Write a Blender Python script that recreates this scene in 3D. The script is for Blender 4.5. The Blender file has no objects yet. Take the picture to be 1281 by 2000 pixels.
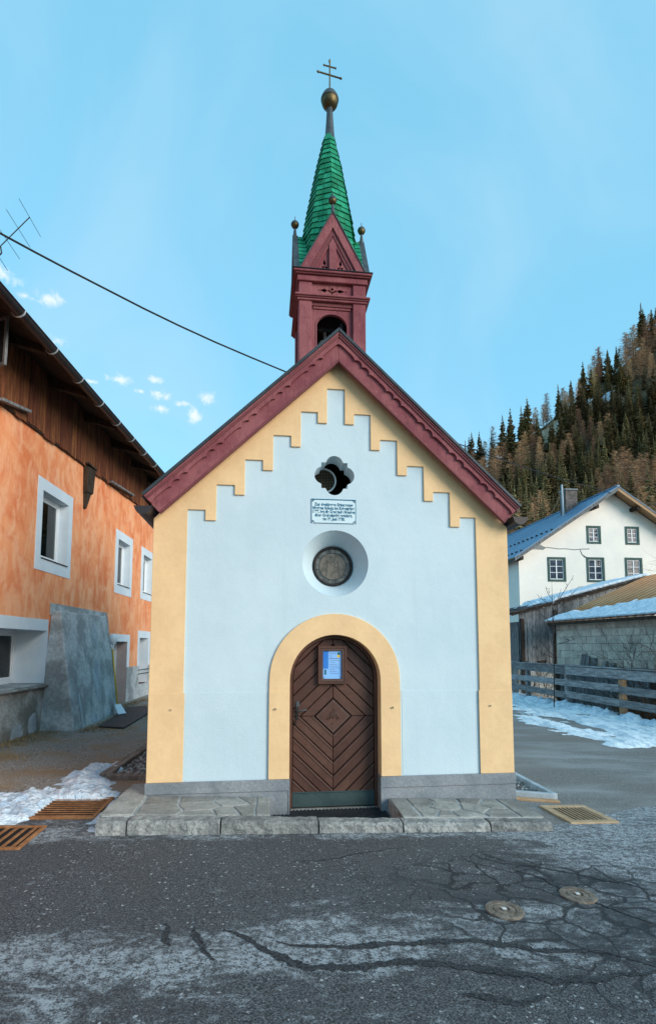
import bpy, bmesh, math, random
from mathutils import Vector, Matrix, noise, geometry
R = math.radians
random.seed(7)
S = bpy.context.scene
COL = S.collection

# ------------------------------------------------------------------ camera
EYE = Vector((-0.79, -5.8, 1.70))
PSI, PITCH = R(6.789), R(5.1116)
FPX, CXP, CYP = 1050.0, 640.5, 1168.07
cam_data = bpy.data.cameras.new('camera')
cam = bpy.data.objects.new('camera', cam_data)
COL.objects.link(cam)
cam.location = EYE
cam.rotation_euler = (R(90) + PITCH, 0, -PSI)
cam_data.sensor_fit = 'VERTICAL'
cam_data.sensor_height = 24.0
cam_data.lens = FPX / 2000.0 * 24.0
cam_data.shift_y = (CYP - 1000.0) / 2000.0
cam_data.clip_end = 3000
cam_data.clip_start = 0.05
S.camera = cam
fwd = Vector((math.sin(PSI) * math.cos(PITCH), math.cos(PSI) * math.cos(PITCH), math.sin(PITCH)))
rgt = Vector((math.cos(PSI), -math.sin(PSI), 0))
upv = rgt.cross(fwd)

def ray(px, py):
    return rgt * ((px - CXP) / FPX) + upv * ((CYP - py) / FPX) + fwd

def on_y(px, py, Y):
    v = ray(px, py)
    return EYE + v * ((Y - EYE.y) / v.y)

def on_x(px, py, X):
    v = ray(px, py)
    return EYE + v * ((X - EYE.x) / v.x)

def on_z(px, py, Z):
    v = ray(px, py)
    return EYE + v * ((Z - EYE.z) / v.z)

def project(p):
    d = Vector(p) - EYE
    z = d.dot(fwd)
    return CXP + FPX * d.dot(rgt) / z, CYP - FPX * d.dot(upv) / z

# ------------------------------------------------------------------ light
SUN_EL, SUN_AZ = R(18), R(134)          # low soft light from behind the camera, a little from the right
world = bpy.data.worlds.new('World')
S.world = world
world.use_nodes = True
wn, wl = world.node_tree.nodes, world.node_tree.links
wn.clear()
w_out = wn.new('ShaderNodeOutputWorld')
w_bg = wn.new('ShaderNodeBackground')
w_bg.inputs['Strength'].default_value = 0.15
wl.new(w_bg.outputs[0], w_out.inputs[0])
sky = wn.new('ShaderNodeTexSky')
sky.sky_type = 'NISHITA'
sky.sun_disc = False
sky.sun_elevation = SUN_EL
sky.sun_rotation = SUN_AZ
sky.altitude = 1300
sky.air_density = 1.0
sky.dust_density = 0.6
sky.ozone_density = 1.0
tint = wn.new('ShaderNodeMix')
tint.data_type = 'RGBA'
tint.blend_type = 'MULTIPLY'
tint.inputs[0].default_value = 1.0
tint.inputs[7].default_value = (0.30, 0.30, 0.30, 1)
wl.new(sky.outputs[0], tint.inputs[6])
haze = wn.new('ShaderNodeMix')              # thin bright winter haze spread evenly over the sky
haze.data_type = 'RGBA'
haze.blend_type = 'ADD'
haze.inputs[0].default_value = 1.0
haze.inputs[7].default_value = (0.56, 1.64, 2.24, 1)
wl.new(tint.outputs[2], haze.inputs[6])
# small fair-weather clouds, each at its own bearing
tc = wn.new('ShaderNodeTexCoord')
nz = wn.new('ShaderNodeTexNoise')
nz.inputs['Scale'].default_value = 60
nz.inputs['Detail'].default_value = 8
nz.inputs['Roughness'].default_value = 0.62
nz.inputs['Distortion'].default_value = 0.5
wl.new(tc.outputs['Generated'], nz.inputs['Vector'])
CLOUDS = [(10, 537, 36, 15), (98, 584, 28, 13), (112, 664, 22, 11), (237, 741, 25, 10), (298, 741, 18, 7),
          (312, 773, 25, 10), (314, 798, 22, 7), (352, 788, 15, 7), (405, 776, 20, 12), (380, 812, 15, 17),
          (50, 578, 18, 8), (178, 745, 12, 5), (275, 764, 12, 5)]
prev = None
def wmath(op, a, b=None):
    n = wn.new('ShaderNodeMath')
    n.operation = op
    for i, s in enumerate((a, b)):
        if s is None:
            continue
        if isinstance(s, (int, float)):
            n.inputs[i].default_value = s
        else:
            wl.new(s, n.inputs[i])
    return n.outputs[0]
for (px, py, sx, sy) in CLOUDS:
    d = ray(px, py).normalized()
    ax = Vector((d.y, -d.x, 0)).normalized()
    ay = ax.cross(d)
    k = 1.0 / ray(px, py).length
    def dotc(vec):
        n = wn.new('ShaderNodeVectorMath')
        n.operation = 'DOT_PRODUCT'
        wl.new(tc.outputs['Generated'], n.inputs[0])
        n.inputs[1].default_value = vec
        return n.outputs['Value']
    a = dotc(ax * (FPX / sx / k))
    b = dotc(ay * (FPX / sy / k))
    r2 = wmath('ADD', wmath('MULTIPLY', a, a), wmath('MULTIPLY', b, b))
    front = wmath('GREATER_THAN', dotc(d), 0.5)
    fall = wmath('MULTIPLY', wmath('SUBTRACT', 1.0, wmath('SQRT', r2)), front)
    fall = wmath('SUBTRACT', fall, wmath('MULTIPLY', wmath('SUBTRACT', 1.0, front), 5.0))
    prev = fall if prev is None else wmath('MAXIMUM', prev, fall)
dens = wmath('ADD', prev, wmath('MULTIPLY', wmath('SUBTRACT', nz.outputs['Fac'], 0.5), 3.4))
mr = wn.new('ShaderNodeMapRange')
mr.interpolation_type = 'SMOOTHSTEP'
mr.inputs['From Min'].default_value = -0.15
mr.inputs['From Max'].default_value = 1.35
wl.new(dens, mr.inputs['Value'])
cm = wn.new('ShaderNodeMix')
cm.data_type = 'RGBA'
cm.inputs[7].default_value = (3.1, 3.3, 3.4, 1)
wl.new(wmath('MULTIPLY', mr.outputs[0], 0.85), cm.inputs[0])
veil_n = wn.new('ShaderNodeTexNoise')
veil_n.inputs['Scale'].default_value = 2.2
veil_n.inputs['Detail'].default_value = 5
veil_n.inputs['Roughness'].default_value = 0.5
veil_n.inputs['Distortion'].default_value = 0.8
wl.new(tc.outputs['Generated'], veil_n.inputs['Vector'])
veil_r = wn.new('ShaderNodeMapRange')
veil_r.interpolation_type = 'SMOOTHSTEP'
veil_r.inputs['From Min'].default_value = 0.42
veil_r.inputs['From Max'].default_value = 0.75
veil_r.inputs['To Max'].default_value = 0.34
wl.new(veil_n.outputs['Fac'], veil_r.inputs['Value'])
veil = wn.new('ShaderNodeMix')
veil.data_type = 'RGBA'
veil.inputs[7].default_value = (1.75, 2.5, 3.0, 1)
wl.new(veil_r.outputs[0], veil.inputs[0])
wl.new(haze.outputs[2], veil.inputs[6])
wl.new(veil.outputs[2], cm.inputs[6])
wl.new(cm.outputs[2], w_bg.inputs[0])
CLOUD_MIX = cm

sun_d = bpy.data.lights.new('sun', 'SUN')
sun_d.energy = 1.5
sun_d.angle = R(32)
sun_d.color = (1.0, 0.90, 0.78)
sun = bpy.data.objects.new('sun', sun_d)
COL.objects.link(sun)
sd = Vector((math.sin(SUN_AZ) * math.cos(SUN_EL), math.cos(SUN_AZ) * math.cos(SUN_EL), math.sin(SUN_EL)))
sun.rotation_euler = sd.to_track_quat('Z', 'Y').to_euler()
S.view_settings.view_transform = 'Standard'
S.view_settings.look = 'None'
S.view_settings.exposure = 1.12
S.view_settings.gamma = 1.0
S.view_settings.use_curve_mapping = False
S.render.engine = 'CYCLES'

# ------------------------------------------------------------------ materials
class NT:
    def __init__(self, name):
        self.m = bpy.data.materials.new(name)
        self.m.use_nodes = True
        self.n, self.l = self.m.node_tree.nodes, self.m.node_tree.links
        self.bsdf = self.n['Principled BSDF']
    def node(self, t, **kw):
        n = self.n.new(t)
        for k, v in kw.items():
            setattr(n, k, v)
        return n
    def put(self, sock, v):
        if hasattr(v, 'default_value') or isinstance(v, bpy.types.NodeSocket):
            self.l.new(v, sock)
        else:
            if isinstance(v, (tuple, list)) and len(v) == 3 and sock.type == 'RGBA':
                v = (*v, 1)
            sock.default_value = v
    def math(self, op, a, b=0.0, clamp=False):
        n = self.node('ShaderNodeMath', operation=op, use_clamp=clamp)
        self.put(n.inputs[0], a)
        self.put(n.inputs[1], b)
        return n.outputs[0]
    def mix(self, f, a, b, blend='MIX'):
        n = self.node('ShaderNodeMix', data_type='RGBA', blend_type=blend)
        self.put(n.inputs[0], f)
        self.put(n.inputs[6], a)
        self.put(n.inputs[7], b)
        return n.outputs[2]
    def pos(self, scale=(1, 1, 1), world=True):
        mp = self.node('ShaderNodeMapping')
        mp.inputs['Scale'].default_value = scale
        if world:
            g = self.node('ShaderNodeNewGeometry')
            self.l.new(g.outputs['Position'], mp.inputs['Vector'])
        else:
            g = self.node('ShaderNodeTexCoord')
            self.l.new(g.outputs['Object'], mp.inputs['Vector'])
        return mp.outputs[0]
    def noise(self, vec, scale, detail=4, rough=0.55, dist=0.0):
        n = self.node('ShaderNodeTexNoise')
        self.l.new(vec, n.inputs['Vector'])
        n.inputs['Scale'].default_value = scale
        n.inputs['Detail'].default_value = detail
        n.inputs['Roughness'].default_value = rough
        n.inputs['Distortion'].default_value = dist
        return n.outputs['Fac']
    def rng(self, v, a, b, c=0.0, d=1.0):
        n = self.node('ShaderNodeMapRange')
        n.interpolation_type = 'SMOOTHSTEP'
        self.put(n.inputs['Value'], v)
        n.inputs['From Min'].default_value = a
        n.inputs['From Max'].default_value = b
        n.inputs['To Min'].default_value = c
        n.inputs['To Max'].default_value = d
        return n.outputs[0]
    def bump(self, h, strength=0.3, dist=0.02):
        b = self.node('ShaderNodeBump')
        b.inputs['Strength'].default_value = strength
        b.inputs['Distance'].default_value = dist
        self.put(b.inputs['Height'], h)
        self.l.new(b.outputs[0], self.bsdf.inputs['Normal'])
    def done(self, color, rough=0.8, metal=0.0, spec=0.4):
        self.put(self.bsdf.inputs['Base Color'], color)
        self.put(self.bsdf.inputs['Roughness'], rough)
        self.put(self.bsdf.inputs['Metallic'], metal)
        self.bsdf.inputs['Specular IOR Level'].default_value = spec
        return self.m

def pmat(name, c1, c2, scale=3.0, stretch=(1, 1, 1), fine=60.0, bump=0.25, bdist=0.01, rough=0.85, metal=0.0,
         world=True, rnd=0.0, spec=0.3, lo=0.35, hi=0.65, fine_amt=0.25, detail=5):
    t = NT(name)
    v = t.pos(stretch, world)
    f = t.rng(t.noise(v, scale, detail, 0.6), lo, hi)
    col = t.mix(f, c1, c2)
    fn = t.noise(v, fine, 3, 0.6)
    col = t.mix(t.math('MULTIPLY', t.rng(fn, 0.3, 0.7), fine_amt), col, tuple(x * 0.55 for x in c1))
    if rnd:
        oi = t.node('ShaderNodeObjectInfo')
        hs = t.node('ShaderNodeHueSaturation')
        t.put(hs.inputs['Color'], col)
        t.put(hs.inputs['Value'], t.rng(oi.outputs['Random'], 0, 1, 1 - rnd, 1 + rnd))
        hn = hs.inputs['Hue']
        t.put(hn, t.rng(oi.outputs['Random'], 0, 1, 0.5 - rnd * 0.03, 0.5 + rnd * 0.03))
        col = hs.outputs[0]
    if bump:
        t.bump(t.math('ADD', fn, f), bump, bdist)
    return t.done(col, rough, metal, spec)

M = {}
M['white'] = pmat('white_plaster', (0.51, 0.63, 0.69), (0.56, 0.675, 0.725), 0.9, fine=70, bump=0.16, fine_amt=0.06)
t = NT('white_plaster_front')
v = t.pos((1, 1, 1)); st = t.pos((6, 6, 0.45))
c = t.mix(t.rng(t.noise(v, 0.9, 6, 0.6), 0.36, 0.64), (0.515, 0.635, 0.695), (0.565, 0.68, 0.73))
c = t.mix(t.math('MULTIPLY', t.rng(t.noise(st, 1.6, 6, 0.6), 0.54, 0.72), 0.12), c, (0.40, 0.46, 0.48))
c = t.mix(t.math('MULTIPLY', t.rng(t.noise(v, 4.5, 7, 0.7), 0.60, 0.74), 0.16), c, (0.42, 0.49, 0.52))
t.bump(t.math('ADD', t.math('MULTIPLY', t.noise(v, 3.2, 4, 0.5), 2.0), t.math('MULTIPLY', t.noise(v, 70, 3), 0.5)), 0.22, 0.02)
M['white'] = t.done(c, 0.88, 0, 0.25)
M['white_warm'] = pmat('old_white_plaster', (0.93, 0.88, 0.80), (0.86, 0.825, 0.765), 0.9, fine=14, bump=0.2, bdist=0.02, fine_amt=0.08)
M['yellow'] = pmat('yellow_plaster', (0.85, 0.58, 0.315), (0.77, 0.515, 0.28), 2.2, fine=24, bump=0.2, fine_amt=0.10, detail=8)
M['cement'] = pmat('cement_plinth', (0.20, 0.225, 0.25), (0.29, 0.31, 0.33), 2.6, fine=40, bump=0.5, fine_amt=0.4)
M['cement_rough'] = pmat('patched_cement', (0.30, 0.32, 0.325), (0.54, 0.57, 0.58), 1.9, fine=16, bump=0.7, fine_amt=0.45, lo=0.42, hi=0.6)
M['cement_pale'] = pmat('pale_filler', (0.44, 0.49, 0.53), (0.30, 0.34, 0.37), 4, fine=30, bump=0.3, fine_amt=0.2)
M['dado'] = pmat('stained_base', (0.19, 0.185, 0.165), (0.40, 0.415, 0.41), 2.2, fine=18, bump=0.5, fine_amt=0.4, lo=0.4, hi=0.62)
M['stone'] = pmat('grey_stone', (0.24, 0.24, 0.225), (0.39, 0.385, 0.355), 4, fine=55, bump=0.6, bdist=0.012, rnd=0.18, fine_amt=0.45)
M['kerb'] = pmat('rough_kerb_stone', (0.21, 0.215, 0.21), (0.40, 0.40, 0.38), 6, fine=38, bump=0.8, bdist=0.02, rnd=0.2, fine_amt=0.6)
M['mortar'] = pmat('mortar', (0.36, 0.37, 0.36), (0.50, 0.51, 0.50), 7, fine=60, bump=0.6, fine_amt=0.3)
M['maroon'] = pmat('maroon_paint', (0.235, 0.070, 0.082), (0.29, 0.10, 0.105), 2.5, (1, 1, 0.5), fine=45, bump=0.35, bdist=0.006, rough=0.7, fine_amt=0.3)
t = NT('worn_maroon_paint')
v = t.pos((1, 1, 1)); vs_ = t.pos((7, 7, 0.7))
c = t.mix(t.rng(t.noise(v, 3, 6, 0.65), 0.36, 0.64), (0.205, 0.055, 0.068), (0.29, 0.098, 0.105))
gr_ = t.noise(vs_, 7, 5, 0.65)
c = t.mix(t.math('MULTIPLY', t.rng(gr_, 0.52, 0.68), 0.55), c, (0.10, 0.028, 0.034))
c = t.mix(t.math('MULTIPLY', t.rng(t.noise(t.pos((3, 3, 1.2)), 13, 6, 0.72), 0.64, 0.72), 0.7), c, (0.46, 0.28, 0.235))
t.bump(t.math('ADD', gr_, t.noise(v, 50, 3)), 0.45, 0.006)
M['maroon'] = t.done(c, 0.78, 0, 0.25)
M['maroon_d'] = pmat('maroon_bead', (0.17, 0.045, 0.055), (0.20, 0.06, 0.06), 4, fine=45, bump=0.2, rough=0.65)
M['slate'] = pmat('dark_sheet_metal', (0.035, 0.042, 0.05), (0.055, 0.065, 0.075), 3, fine=30, bump=0.1, rough=0.5, metal=0.3)
M['lead'] = pmat('grey_lead', (0.06, 0.07, 0.08), (0.10, 0.115, 0.12), 6, fine=40, bump=0.15, rough=0.5, metal=0.4)
M['green'] = pmat('green_shingle_paint', (0.006, 0.19, 0.092), (0.030, 0.32, 0.17), 9, (1, 1, 0.5), fine=45, bump=0.4, bdist=0.006, rough=0.7, rnd=0.26, fine_amt=0.5, spec=0.2)
M['brass'] = pmat('tarnished_brass', (0.085, 0.066, 0.034), (0.16, 0.12, 0.055), 9, fine=50, bump=0.1, rough=0.5, metal=0.7)
M['iron'] = pmat('dark_iron', (0.02, 0.02, 0.022), (0.04, 0.038, 0.036), 12, fine=60, bump=0.2, rough=0.55, metal=0.5)
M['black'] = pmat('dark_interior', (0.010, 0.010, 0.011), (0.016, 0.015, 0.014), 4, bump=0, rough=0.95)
M['door'] = pmat('brown_door_paint', (0.080, 0.035, 0.025), (0.108, 0.050, 0.036), 4, (1, 1, 1), fine=55, bump=0.25, bdist=0.004, rough=0.5, rnd=0.14, fine_amt=0.35)
M['door_bead'] = pmat('brown_door_bead', (0.095, 0.05, 0.04), (0.115, 0.065, 0.052), 5, fine=60, bump=0.1, rough=0.45)
M['door_dark'] = pmat('door_gap', (0.018, 0.010, 0.008), (0.024, 0.014, 0.011), 5, bump=0, rough=0.8)
M['kick'] = pmat('green_grey_sheet', (0.045, 0.075, 0.078), (0.065, 0.10, 0.10), 3, fine=40, bump=0.1, rough=0.5, metal=0.3)
M['wood_grey'] = pmat('weathered_grey_wood', (0.12, 0.125, 0.13), (0.27, 0.275, 0.28), 3.5, (4, 4, 1), fine=35, bump=0.5, bdist=0.008, rnd=0.25, fine_amt=0.45)
M['wood_rail'] = pmat('weathered_rail_wood', (0.19, 0.20, 0.205), (0.40, 0.41, 0.415), 4, (5, 0.7, 5), fine=30, bump=0.5, bdist=0.008, rnd=0.25, fine_amt=0.45)
M['wood_brown'] = pmat('brown_siding', (0.125, 0.040, 0.018), (0.33, 0.112, 0.045), 3.2, (5, 5, 0.5), fine=30, bump=0.6, bdist=0.008, rnd=0.22, fine_amt=0.55, lo=0.4, hi=0.68)
M['wood_dark'] = pmat('dark_old_wood', (0.030, 0.020, 0.014), (0.065, 0.045, 0.03), 4, (4, 4, 1), fine=30, bump=0.5, rnd=0.25, fine_amt=0.4)
M['wood_tan'] = pmat('tan_wood', (0.40, 0.24, 0.13), (0.50, 0.32, 0.19), 4, (3, 1, 3), fine=30, bump=0.3, fine_amt=0.3)
M['shingle_old'] = pmat('old_wood_shingle', (0.06, 0.055, 0.055), (0.14, 0.125, 0.12), 5, fine=30, bump=0.5, rnd=0.3, fine_amt=0.4)
M['gutter'] = pmat('brown_gutter', (0.030, 0.024, 0.026), (0.045, 0.036, 0.038), 3, fine=40, bump=0.05, rough=0.4, metal=0.2)
M['bracket'] = pmat('zinc_strap', (0.32, 0.38, 0.42), (0.42, 0.48, 0.52), 6, bump=0.1, rough=0.5, metal=0.3)
M['pvc'] = pmat('white_frame', (0.74, 0.77, 0.80), (0.78, 0.81, 0.83), 3, bump=0.03, rough=0.5, fine_amt=0.05)
M['trim'] = pmat('white_trim', (0.62, 0.70, 0.77), (0.70, 0.77, 0.82), 2, fine=50, bump=0.2, fine_amt=0.1)
M['dark_green'] = pmat('dark_green_frame', (0.035, 0.085, 0.075), (0.06, 0.12, 0.105), 6, fine=40, bump=0.2, rough=0.7)
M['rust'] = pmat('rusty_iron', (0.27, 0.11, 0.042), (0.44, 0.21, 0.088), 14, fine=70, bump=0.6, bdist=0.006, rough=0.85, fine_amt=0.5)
M['rust_pale'] = pmat('dusty_rusty_iron', (0.42, 0.29, 0.17), (0.52, 0.38, 0.25), 14, fine=70, bump=0.5, bdist=0.006, rough=0.8, fine_amt=0.3)
M['rust_sheet'] = pmat('rusty_corrugated', (0.60, 0.245, 0.095), (0.70, 0.345, 0.16), 1.2, (1, 1, 1), fine=12, bump=0.1, rough=0.75, fine_amt=0.15)
M['blue_sheet'] = pmat('blue_grey_sheet_roof', (0.12, 0.235, 0.37), (0.15, 0.275, 0.41), 0.7, fine=6, bump=0.05, rough=0.45, fine_amt=0.2)
M['block'] = pmat('concrete_block', (0.50, 0.475, 0.41), (0.68, 0.64, 0.55), 3, fine=24, bump=0.5, rnd=0.12, fine_amt=0.35)
M['brick'] = pmat('chimney_brick', (0.15, 0.12, 0.105), (0.26, 0.215, 0.19), 5, fine=20, bump=0.5, rnd=0.3, fine_amt=0.4)
M['curtain'] = pmat('grey_green_curtain', (0.26, 0.34, 0.31), (0.46, 0.55, 0.51), 8, (6, 6, 0.3), bump=0.2, rough=0.9)
M['yellow_handle'] = pmat('yellow_handle', (0.60, 0.36, 0.05), (0.68, 0.43, 0.08), 5, (1, 1, 0.4), bump=0.1, rough=0.5)
M['blade'] = pmat('pale_blade', (0.62, 0.72, 0.80), (0.70, 0.79, 0.85), 6, bump=0.1, rough=0.4)
M['rubber'] = pmat('black_rubber', (0.012, 0.014, 0.018), (0.024, 0.028, 0.033), 8, fine=90, bump=0.5, rough=0.6)
M['ink'] = pmat('blue_ink', (0.022, 0.13, 0.22), (0.03, 0.16, 0.26), 12, bump=0, rough=0.7)
M['plaque'] = pmat('painted_plaque', (0.60, 0.74, 0.79), (0.63, 0.765, 0.81), 4, bump=0.03, rough=0.7, fine_amt=0.04)
M['ring'] = pmat('white_metal_ring', (0.62, 0.66, 0.68), (0.7, 0.73, 0.74), 5, bump=0.05, rough=0.4)
M['mesh_wire'] = pmat('wire_mesh', (0.19, 0.16, 0.11), (0.26, 0.22, 0.16), 9, bump=0, rough=0.6, metal=0.3)
M['paper'] = pmat('blue_white_paper', (0.22, 0.46, 0.86), (0.27, 0.52, 0.88), 3, bump=0, rough=0.35, spec=0.6, fine_amt=0.02)
M['paper_blue'] = pmat('blue_print', (0.03, 0.19, 0.62), (0.05, 0.24, 0.68), 3, bump=0, rough=0.4, fine_amt=0.05)
M['paper_ink'] = pmat('grey_print', (0.12, 0.22, 0.42), (0.16, 0.26, 0.46), 30, bump=0, rough=0.5)
M['paper_yellow'] = pmat('yellow_print', (0.75, 0.50, 0.03), (0.8, 0.55, 0.05), 20, bump=0, rough=0.5)
M['snow'] = pmat('snow', (0.50, 0.64, 0.78), (0.82, 0.90, 0.965), 6, fine=30, bump=0.8, bdist=0.03, rough=0.7, fine_amt=0.20)
M['snow_dirty'] = pmat('trodden_snow', (0.52, 0.62, 0.70), (0.86, 0.92, 0.96), 3.0, (2.2, 0.7, 1), fine=25, bump=0.7, bdist=0.03, rough=0.7, fine_amt=0.2, lo=0.36, hi=0.56)
M['gravel'] = pmat('gravel_stone', (0.12, 0.12, 0.12), (0.32, 0.31, 0.30), 14, fine=60, bump=0.3, rnd=0.3)
M['twig'] = pmat('bare_twig', (0.035, 0.030, 0.030), (0.075, 0.062, 0.058), 6, bump=0)
M['twig_violet'] = pmat('violet_grey_twig', (0.10, 0.085, 0.095), (0.16, 0.135, 0.145), 6, bump=0)
M['brush'] = pmat('dry_brown_brush', (0.14, 0.075, 0.035), (0.24, 0.14, 0.07), 5, bump=0)
M['dry_grass'] = pmat('dry_grass', (0.22, 0.14, 0.065), (0.36, 0.25, 0.13), 5, bump=0, fine_amt=0.3)
M['spruce'] = pmat('spruce_needles', (0.105, 0.086, 0.038), (0.25, 0.188, 0.088), 1.2, fine=5, bump=0, world=False, rnd=0.35, rough=0.9, spec=0.1)
M['larch'] = pmat('bare_larch_twigs', (0.34, 0.19, 0.105), (0.55, 0.34, 0.21), 1.2, fine=5, bump=0, world=False, rnd=0.3, rough=0.9, spec=0.1)
M['bark'] = pmat('bark', (0.10, 0.075, 0.055), (0.18, 0.14, 0.11), 2, (1, 1, 0.3), bump=0, world=False, spec=0.1)
M['rock'] = pmat('mountain_rock', (0.44, 0.33, 0.21), (0.66, 0.54, 0.40), 0.12, fine=0.9, bump=0.8, bdist=1.0, fine_amt=0.5)
M['hill'] = pmat('forest_floor', (0.065, 0.052, 0.028), (0.14, 0.105, 0.06), 0.06, fine=0.7, bump=0.8, bdist=0.8, fine_amt=0.5)
M['shovel_dark'] = M['iron']

def glass_mat(name, tint_c, rough=0.05):
    t = NT(name)
    return t.done(tint_c, rough, 0.0, 0.9)
M['glass'] = glass_mat('window_glass', (0.035, 0.04, 0.045))
t = NT('clear_window_glass')
tr_ = t.node('ShaderNodeBsdfTransparent'); gl_ = t.node('ShaderNodeBsdfGlossy'); gl_.inputs['Roughness'].default_value = 0.03
lw = t.node('ShaderNodeFresnel'); lw.inputs['IOR'].default_value = 1.7
mx = t.node('ShaderNodeMixShader')
t.l.new(lw.outputs[0], mx.inputs[0]); t.l.new(tr_.outputs[0], mx.inputs[1]); t.l.new(gl_.outputs[0], mx.inputs[2])
t.l.new(mx.outputs[0], t.n['Material Output'].inputs[0])
tr_.inputs[0].default_value = (0.72, 0.78, 0.76, 1)
M['glass_clear'] = t.m
t = NT('leaded_glass')
v = t.pos((1, 1, 1))
t.bump(t.noise(v, 30, 3), 0.3, 0.01)
M['oculus_glass'] = t.done(t.mix(t.rng(t.noise(v, 9, 4, 0.6, 1.0), 0.38, 0.62), (0.085, 0.068, 0.05), (0.15, 0.122, 0.092)), 0.3, 0, 0.5)
t = NT('oculus_border')
v = t.pos((1, 1, 1))
M['oculus_border'] = t.done(t.mix(t.rng(t.noise(v, 18, 4, 0.6), 0.42, 0.62), (0.06, 0.062, 0.06), (0.15, 0.145, 0.13)), 0.35, 0, 0.5)
t = NT('old_pane_glass')
v = t.pos((1, 1, 1))
f = t.rng(t.noise(v, 2.6, 3, 0.6, 1.5), 0.44, 0.60)
M['pane'] = t.done(t.mix(f, (0.02, 0.03, 0.05), (0.06, 0.08, 0.115)), 0.05, 0, 0.22)
t = NT('gilded_reflection_glass')
M['pane_mirror'] = t.done((0.05, 0.05, 0.055), 0.03, 0, 1.0)

# orange lime wash, mottled with streaks
t = NT('orange_limewash')
v1 = t.pos((1, 1, 1)); v2 = t.pos((1.6, 1.6, 0.75))
f1 = t.rng(t.noise(v1, 1.25, 7, 0.66, 0.8), 0.36, 0.62)
f2 = t.rng(t.noise(v2, 2.6, 7, 0.68, 0.6), 0.42, 0.64)
c = t.mix(f1, (0.76, 0.205, 0.072), (0.88, 0.335, 0.145))
c = t.mix(t.math('MULTIPLY', f2, 0.65), c, (0.93, 0.50, 0.29))
t.bump(t.noise(v1, 45, 4), 0.35, 0.01)
M['orange'] = t.done(c, 0.9)

# asphalt of the street
t = NT('street_asphalt')
P = t.pos((1, 1, 1))
sp = t.node('ShaderNodeSeparateXYZ'); t.l.new(P, sp.inputs[0])
X, Y = sp.outputs[0], sp.outputs[1]
grain = t.noise(P, 95, 3, 0.7)
grain2 = t.noise(P, 24, 5, 0.72)
c = t.mix(t.rng(grain, 0.36, 0.66), (0.015, 0.017, 0.020), (0.135, 0.141, 0.15))
big = t.noise(P, 0.9, 5, 0.6, 0.6)
c = t.mix(t.math('MULTIPLY', t.rng(big, 0.40, 0.62), 0.35), c, (0.06, 0.06, 0.062))
# white chips
wob0 = t.node('ShaderNodeTexNoise'); t.l.new(P, wob0.inputs['Vector']); wob0.inputs['Scale'].default_value = 55; wob0.inputs['Detail'].default_value = 2
add0 = t.node('ShaderNodeVectorMath', operation='MULTIPLY_ADD')
t.l.new(wob0.outputs['Color'], add0.inputs[0]); add0.inputs[1].default_value = (0.022, 0.022, 0.0); t.l.new(P, add0.inputs[2])
vo = t.node('ShaderNodeTexVoronoi'); t.l.new(add0.outputs[0], vo.inputs['Vector']); vo.inputs['Scale'].default_value = 34
sc = t.node('ShaderNodeSeparateColor'); t.l.new(vo.outputs['Color'], sc.inputs[0])
chip = t.math('MULTIPLY', t.math('LESS_THAN', vo.outputs['Distance'], t.math('MULTIPLY', sc.outputs[1], 0.34)), t.math('GREATER_THAN', sc.outputs[0], 0.62))
vo2 = t.node('ShaderNodeTexVoronoi'); t.l.new(add0.outputs[0], vo2.inputs['Vector']); vo2.inputs['Scale'].default_value = 75
sc2 = t.node('ShaderNodeSeparateColor'); t.l.new(vo2.outputs['Color'], sc2.inputs[0])
c = t.mix(t.math('MULTIPLY', t.math('MULTIPLY', t.math('LESS_THAN', vo2.outputs['Distance'], 0.36), t.math('GREATER_THAN', sc2.outputs[0], 0.6)), 0.55), c, (0.23, 0.235, 0.24))
c = t.mix(t.math('MULTIPLY', chip, t.math('ADD', 0.35, t.math('MULTIPLY', sc.outputs[2], 0.55))), c, (0.46, 0.47, 0.48))
# dried road salt: band in front, and the smoother paving to the right
saltn = t.noise(t.pos((0.7, 1.9, 1)), 1.35, 9, 0.72, 0.9)
Ys = t.math('ADD', Y, t.math('MULTIPLY', X, -0.10))
band = t.math('MULTIPLY', t.rng(Ys, -3.35, -2.62), t.rng(Ys, -2.0, -2.55))
dust = t.math('MULTIPLY', t.rng(Y, -1.10, -0.86), 0.8)
east = t.math('MULTIPLY', t.rng(t.math('ADD', X, t.math('MULTIPLY', Y, 0.35)), 0.15, 1.3), 1.0)
near = t.math('MULTIPLY', t.rng(Y, -2.7, -3.3), 0.45)
zone = t.math('MAXIMUM', t.math('MAXIMUM', band, dust), t.math('MAXIMUM', east, near))
zone = t.math('MAXIMUM', zone, 0.16)
mid = t.noise(t.pos((0.8, 1.5, 1)), 6.5, 6, 0.75, 0.5)
salt0 = t.math('ADD', t.math('ADD', t.math('MULTIPLY', t.math('SUBTRACT', saltn, 0.5), 2.9), t.math('MULTIPLY', t.math('SUBTRACT', mid, 0.5), 2.4)), t.math('SUBTRACT', t.math('MULTIPLY', zone, 0.95), 0.42))
salt = t.math('MULTIPLY', t.rng(salt0, 0.0, 0.62), t.rng(t.math('ADD', t.math('MULTIPLY', grain2, 0.6), t.math('MULTIPLY', grain, 0.4)), 0.43, 0.57, 0.06, 1.0))
c = t.mix(t.math('MULTIPLY', salt, 0.92), c, (0.40, 0.435, 0.46))
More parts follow.
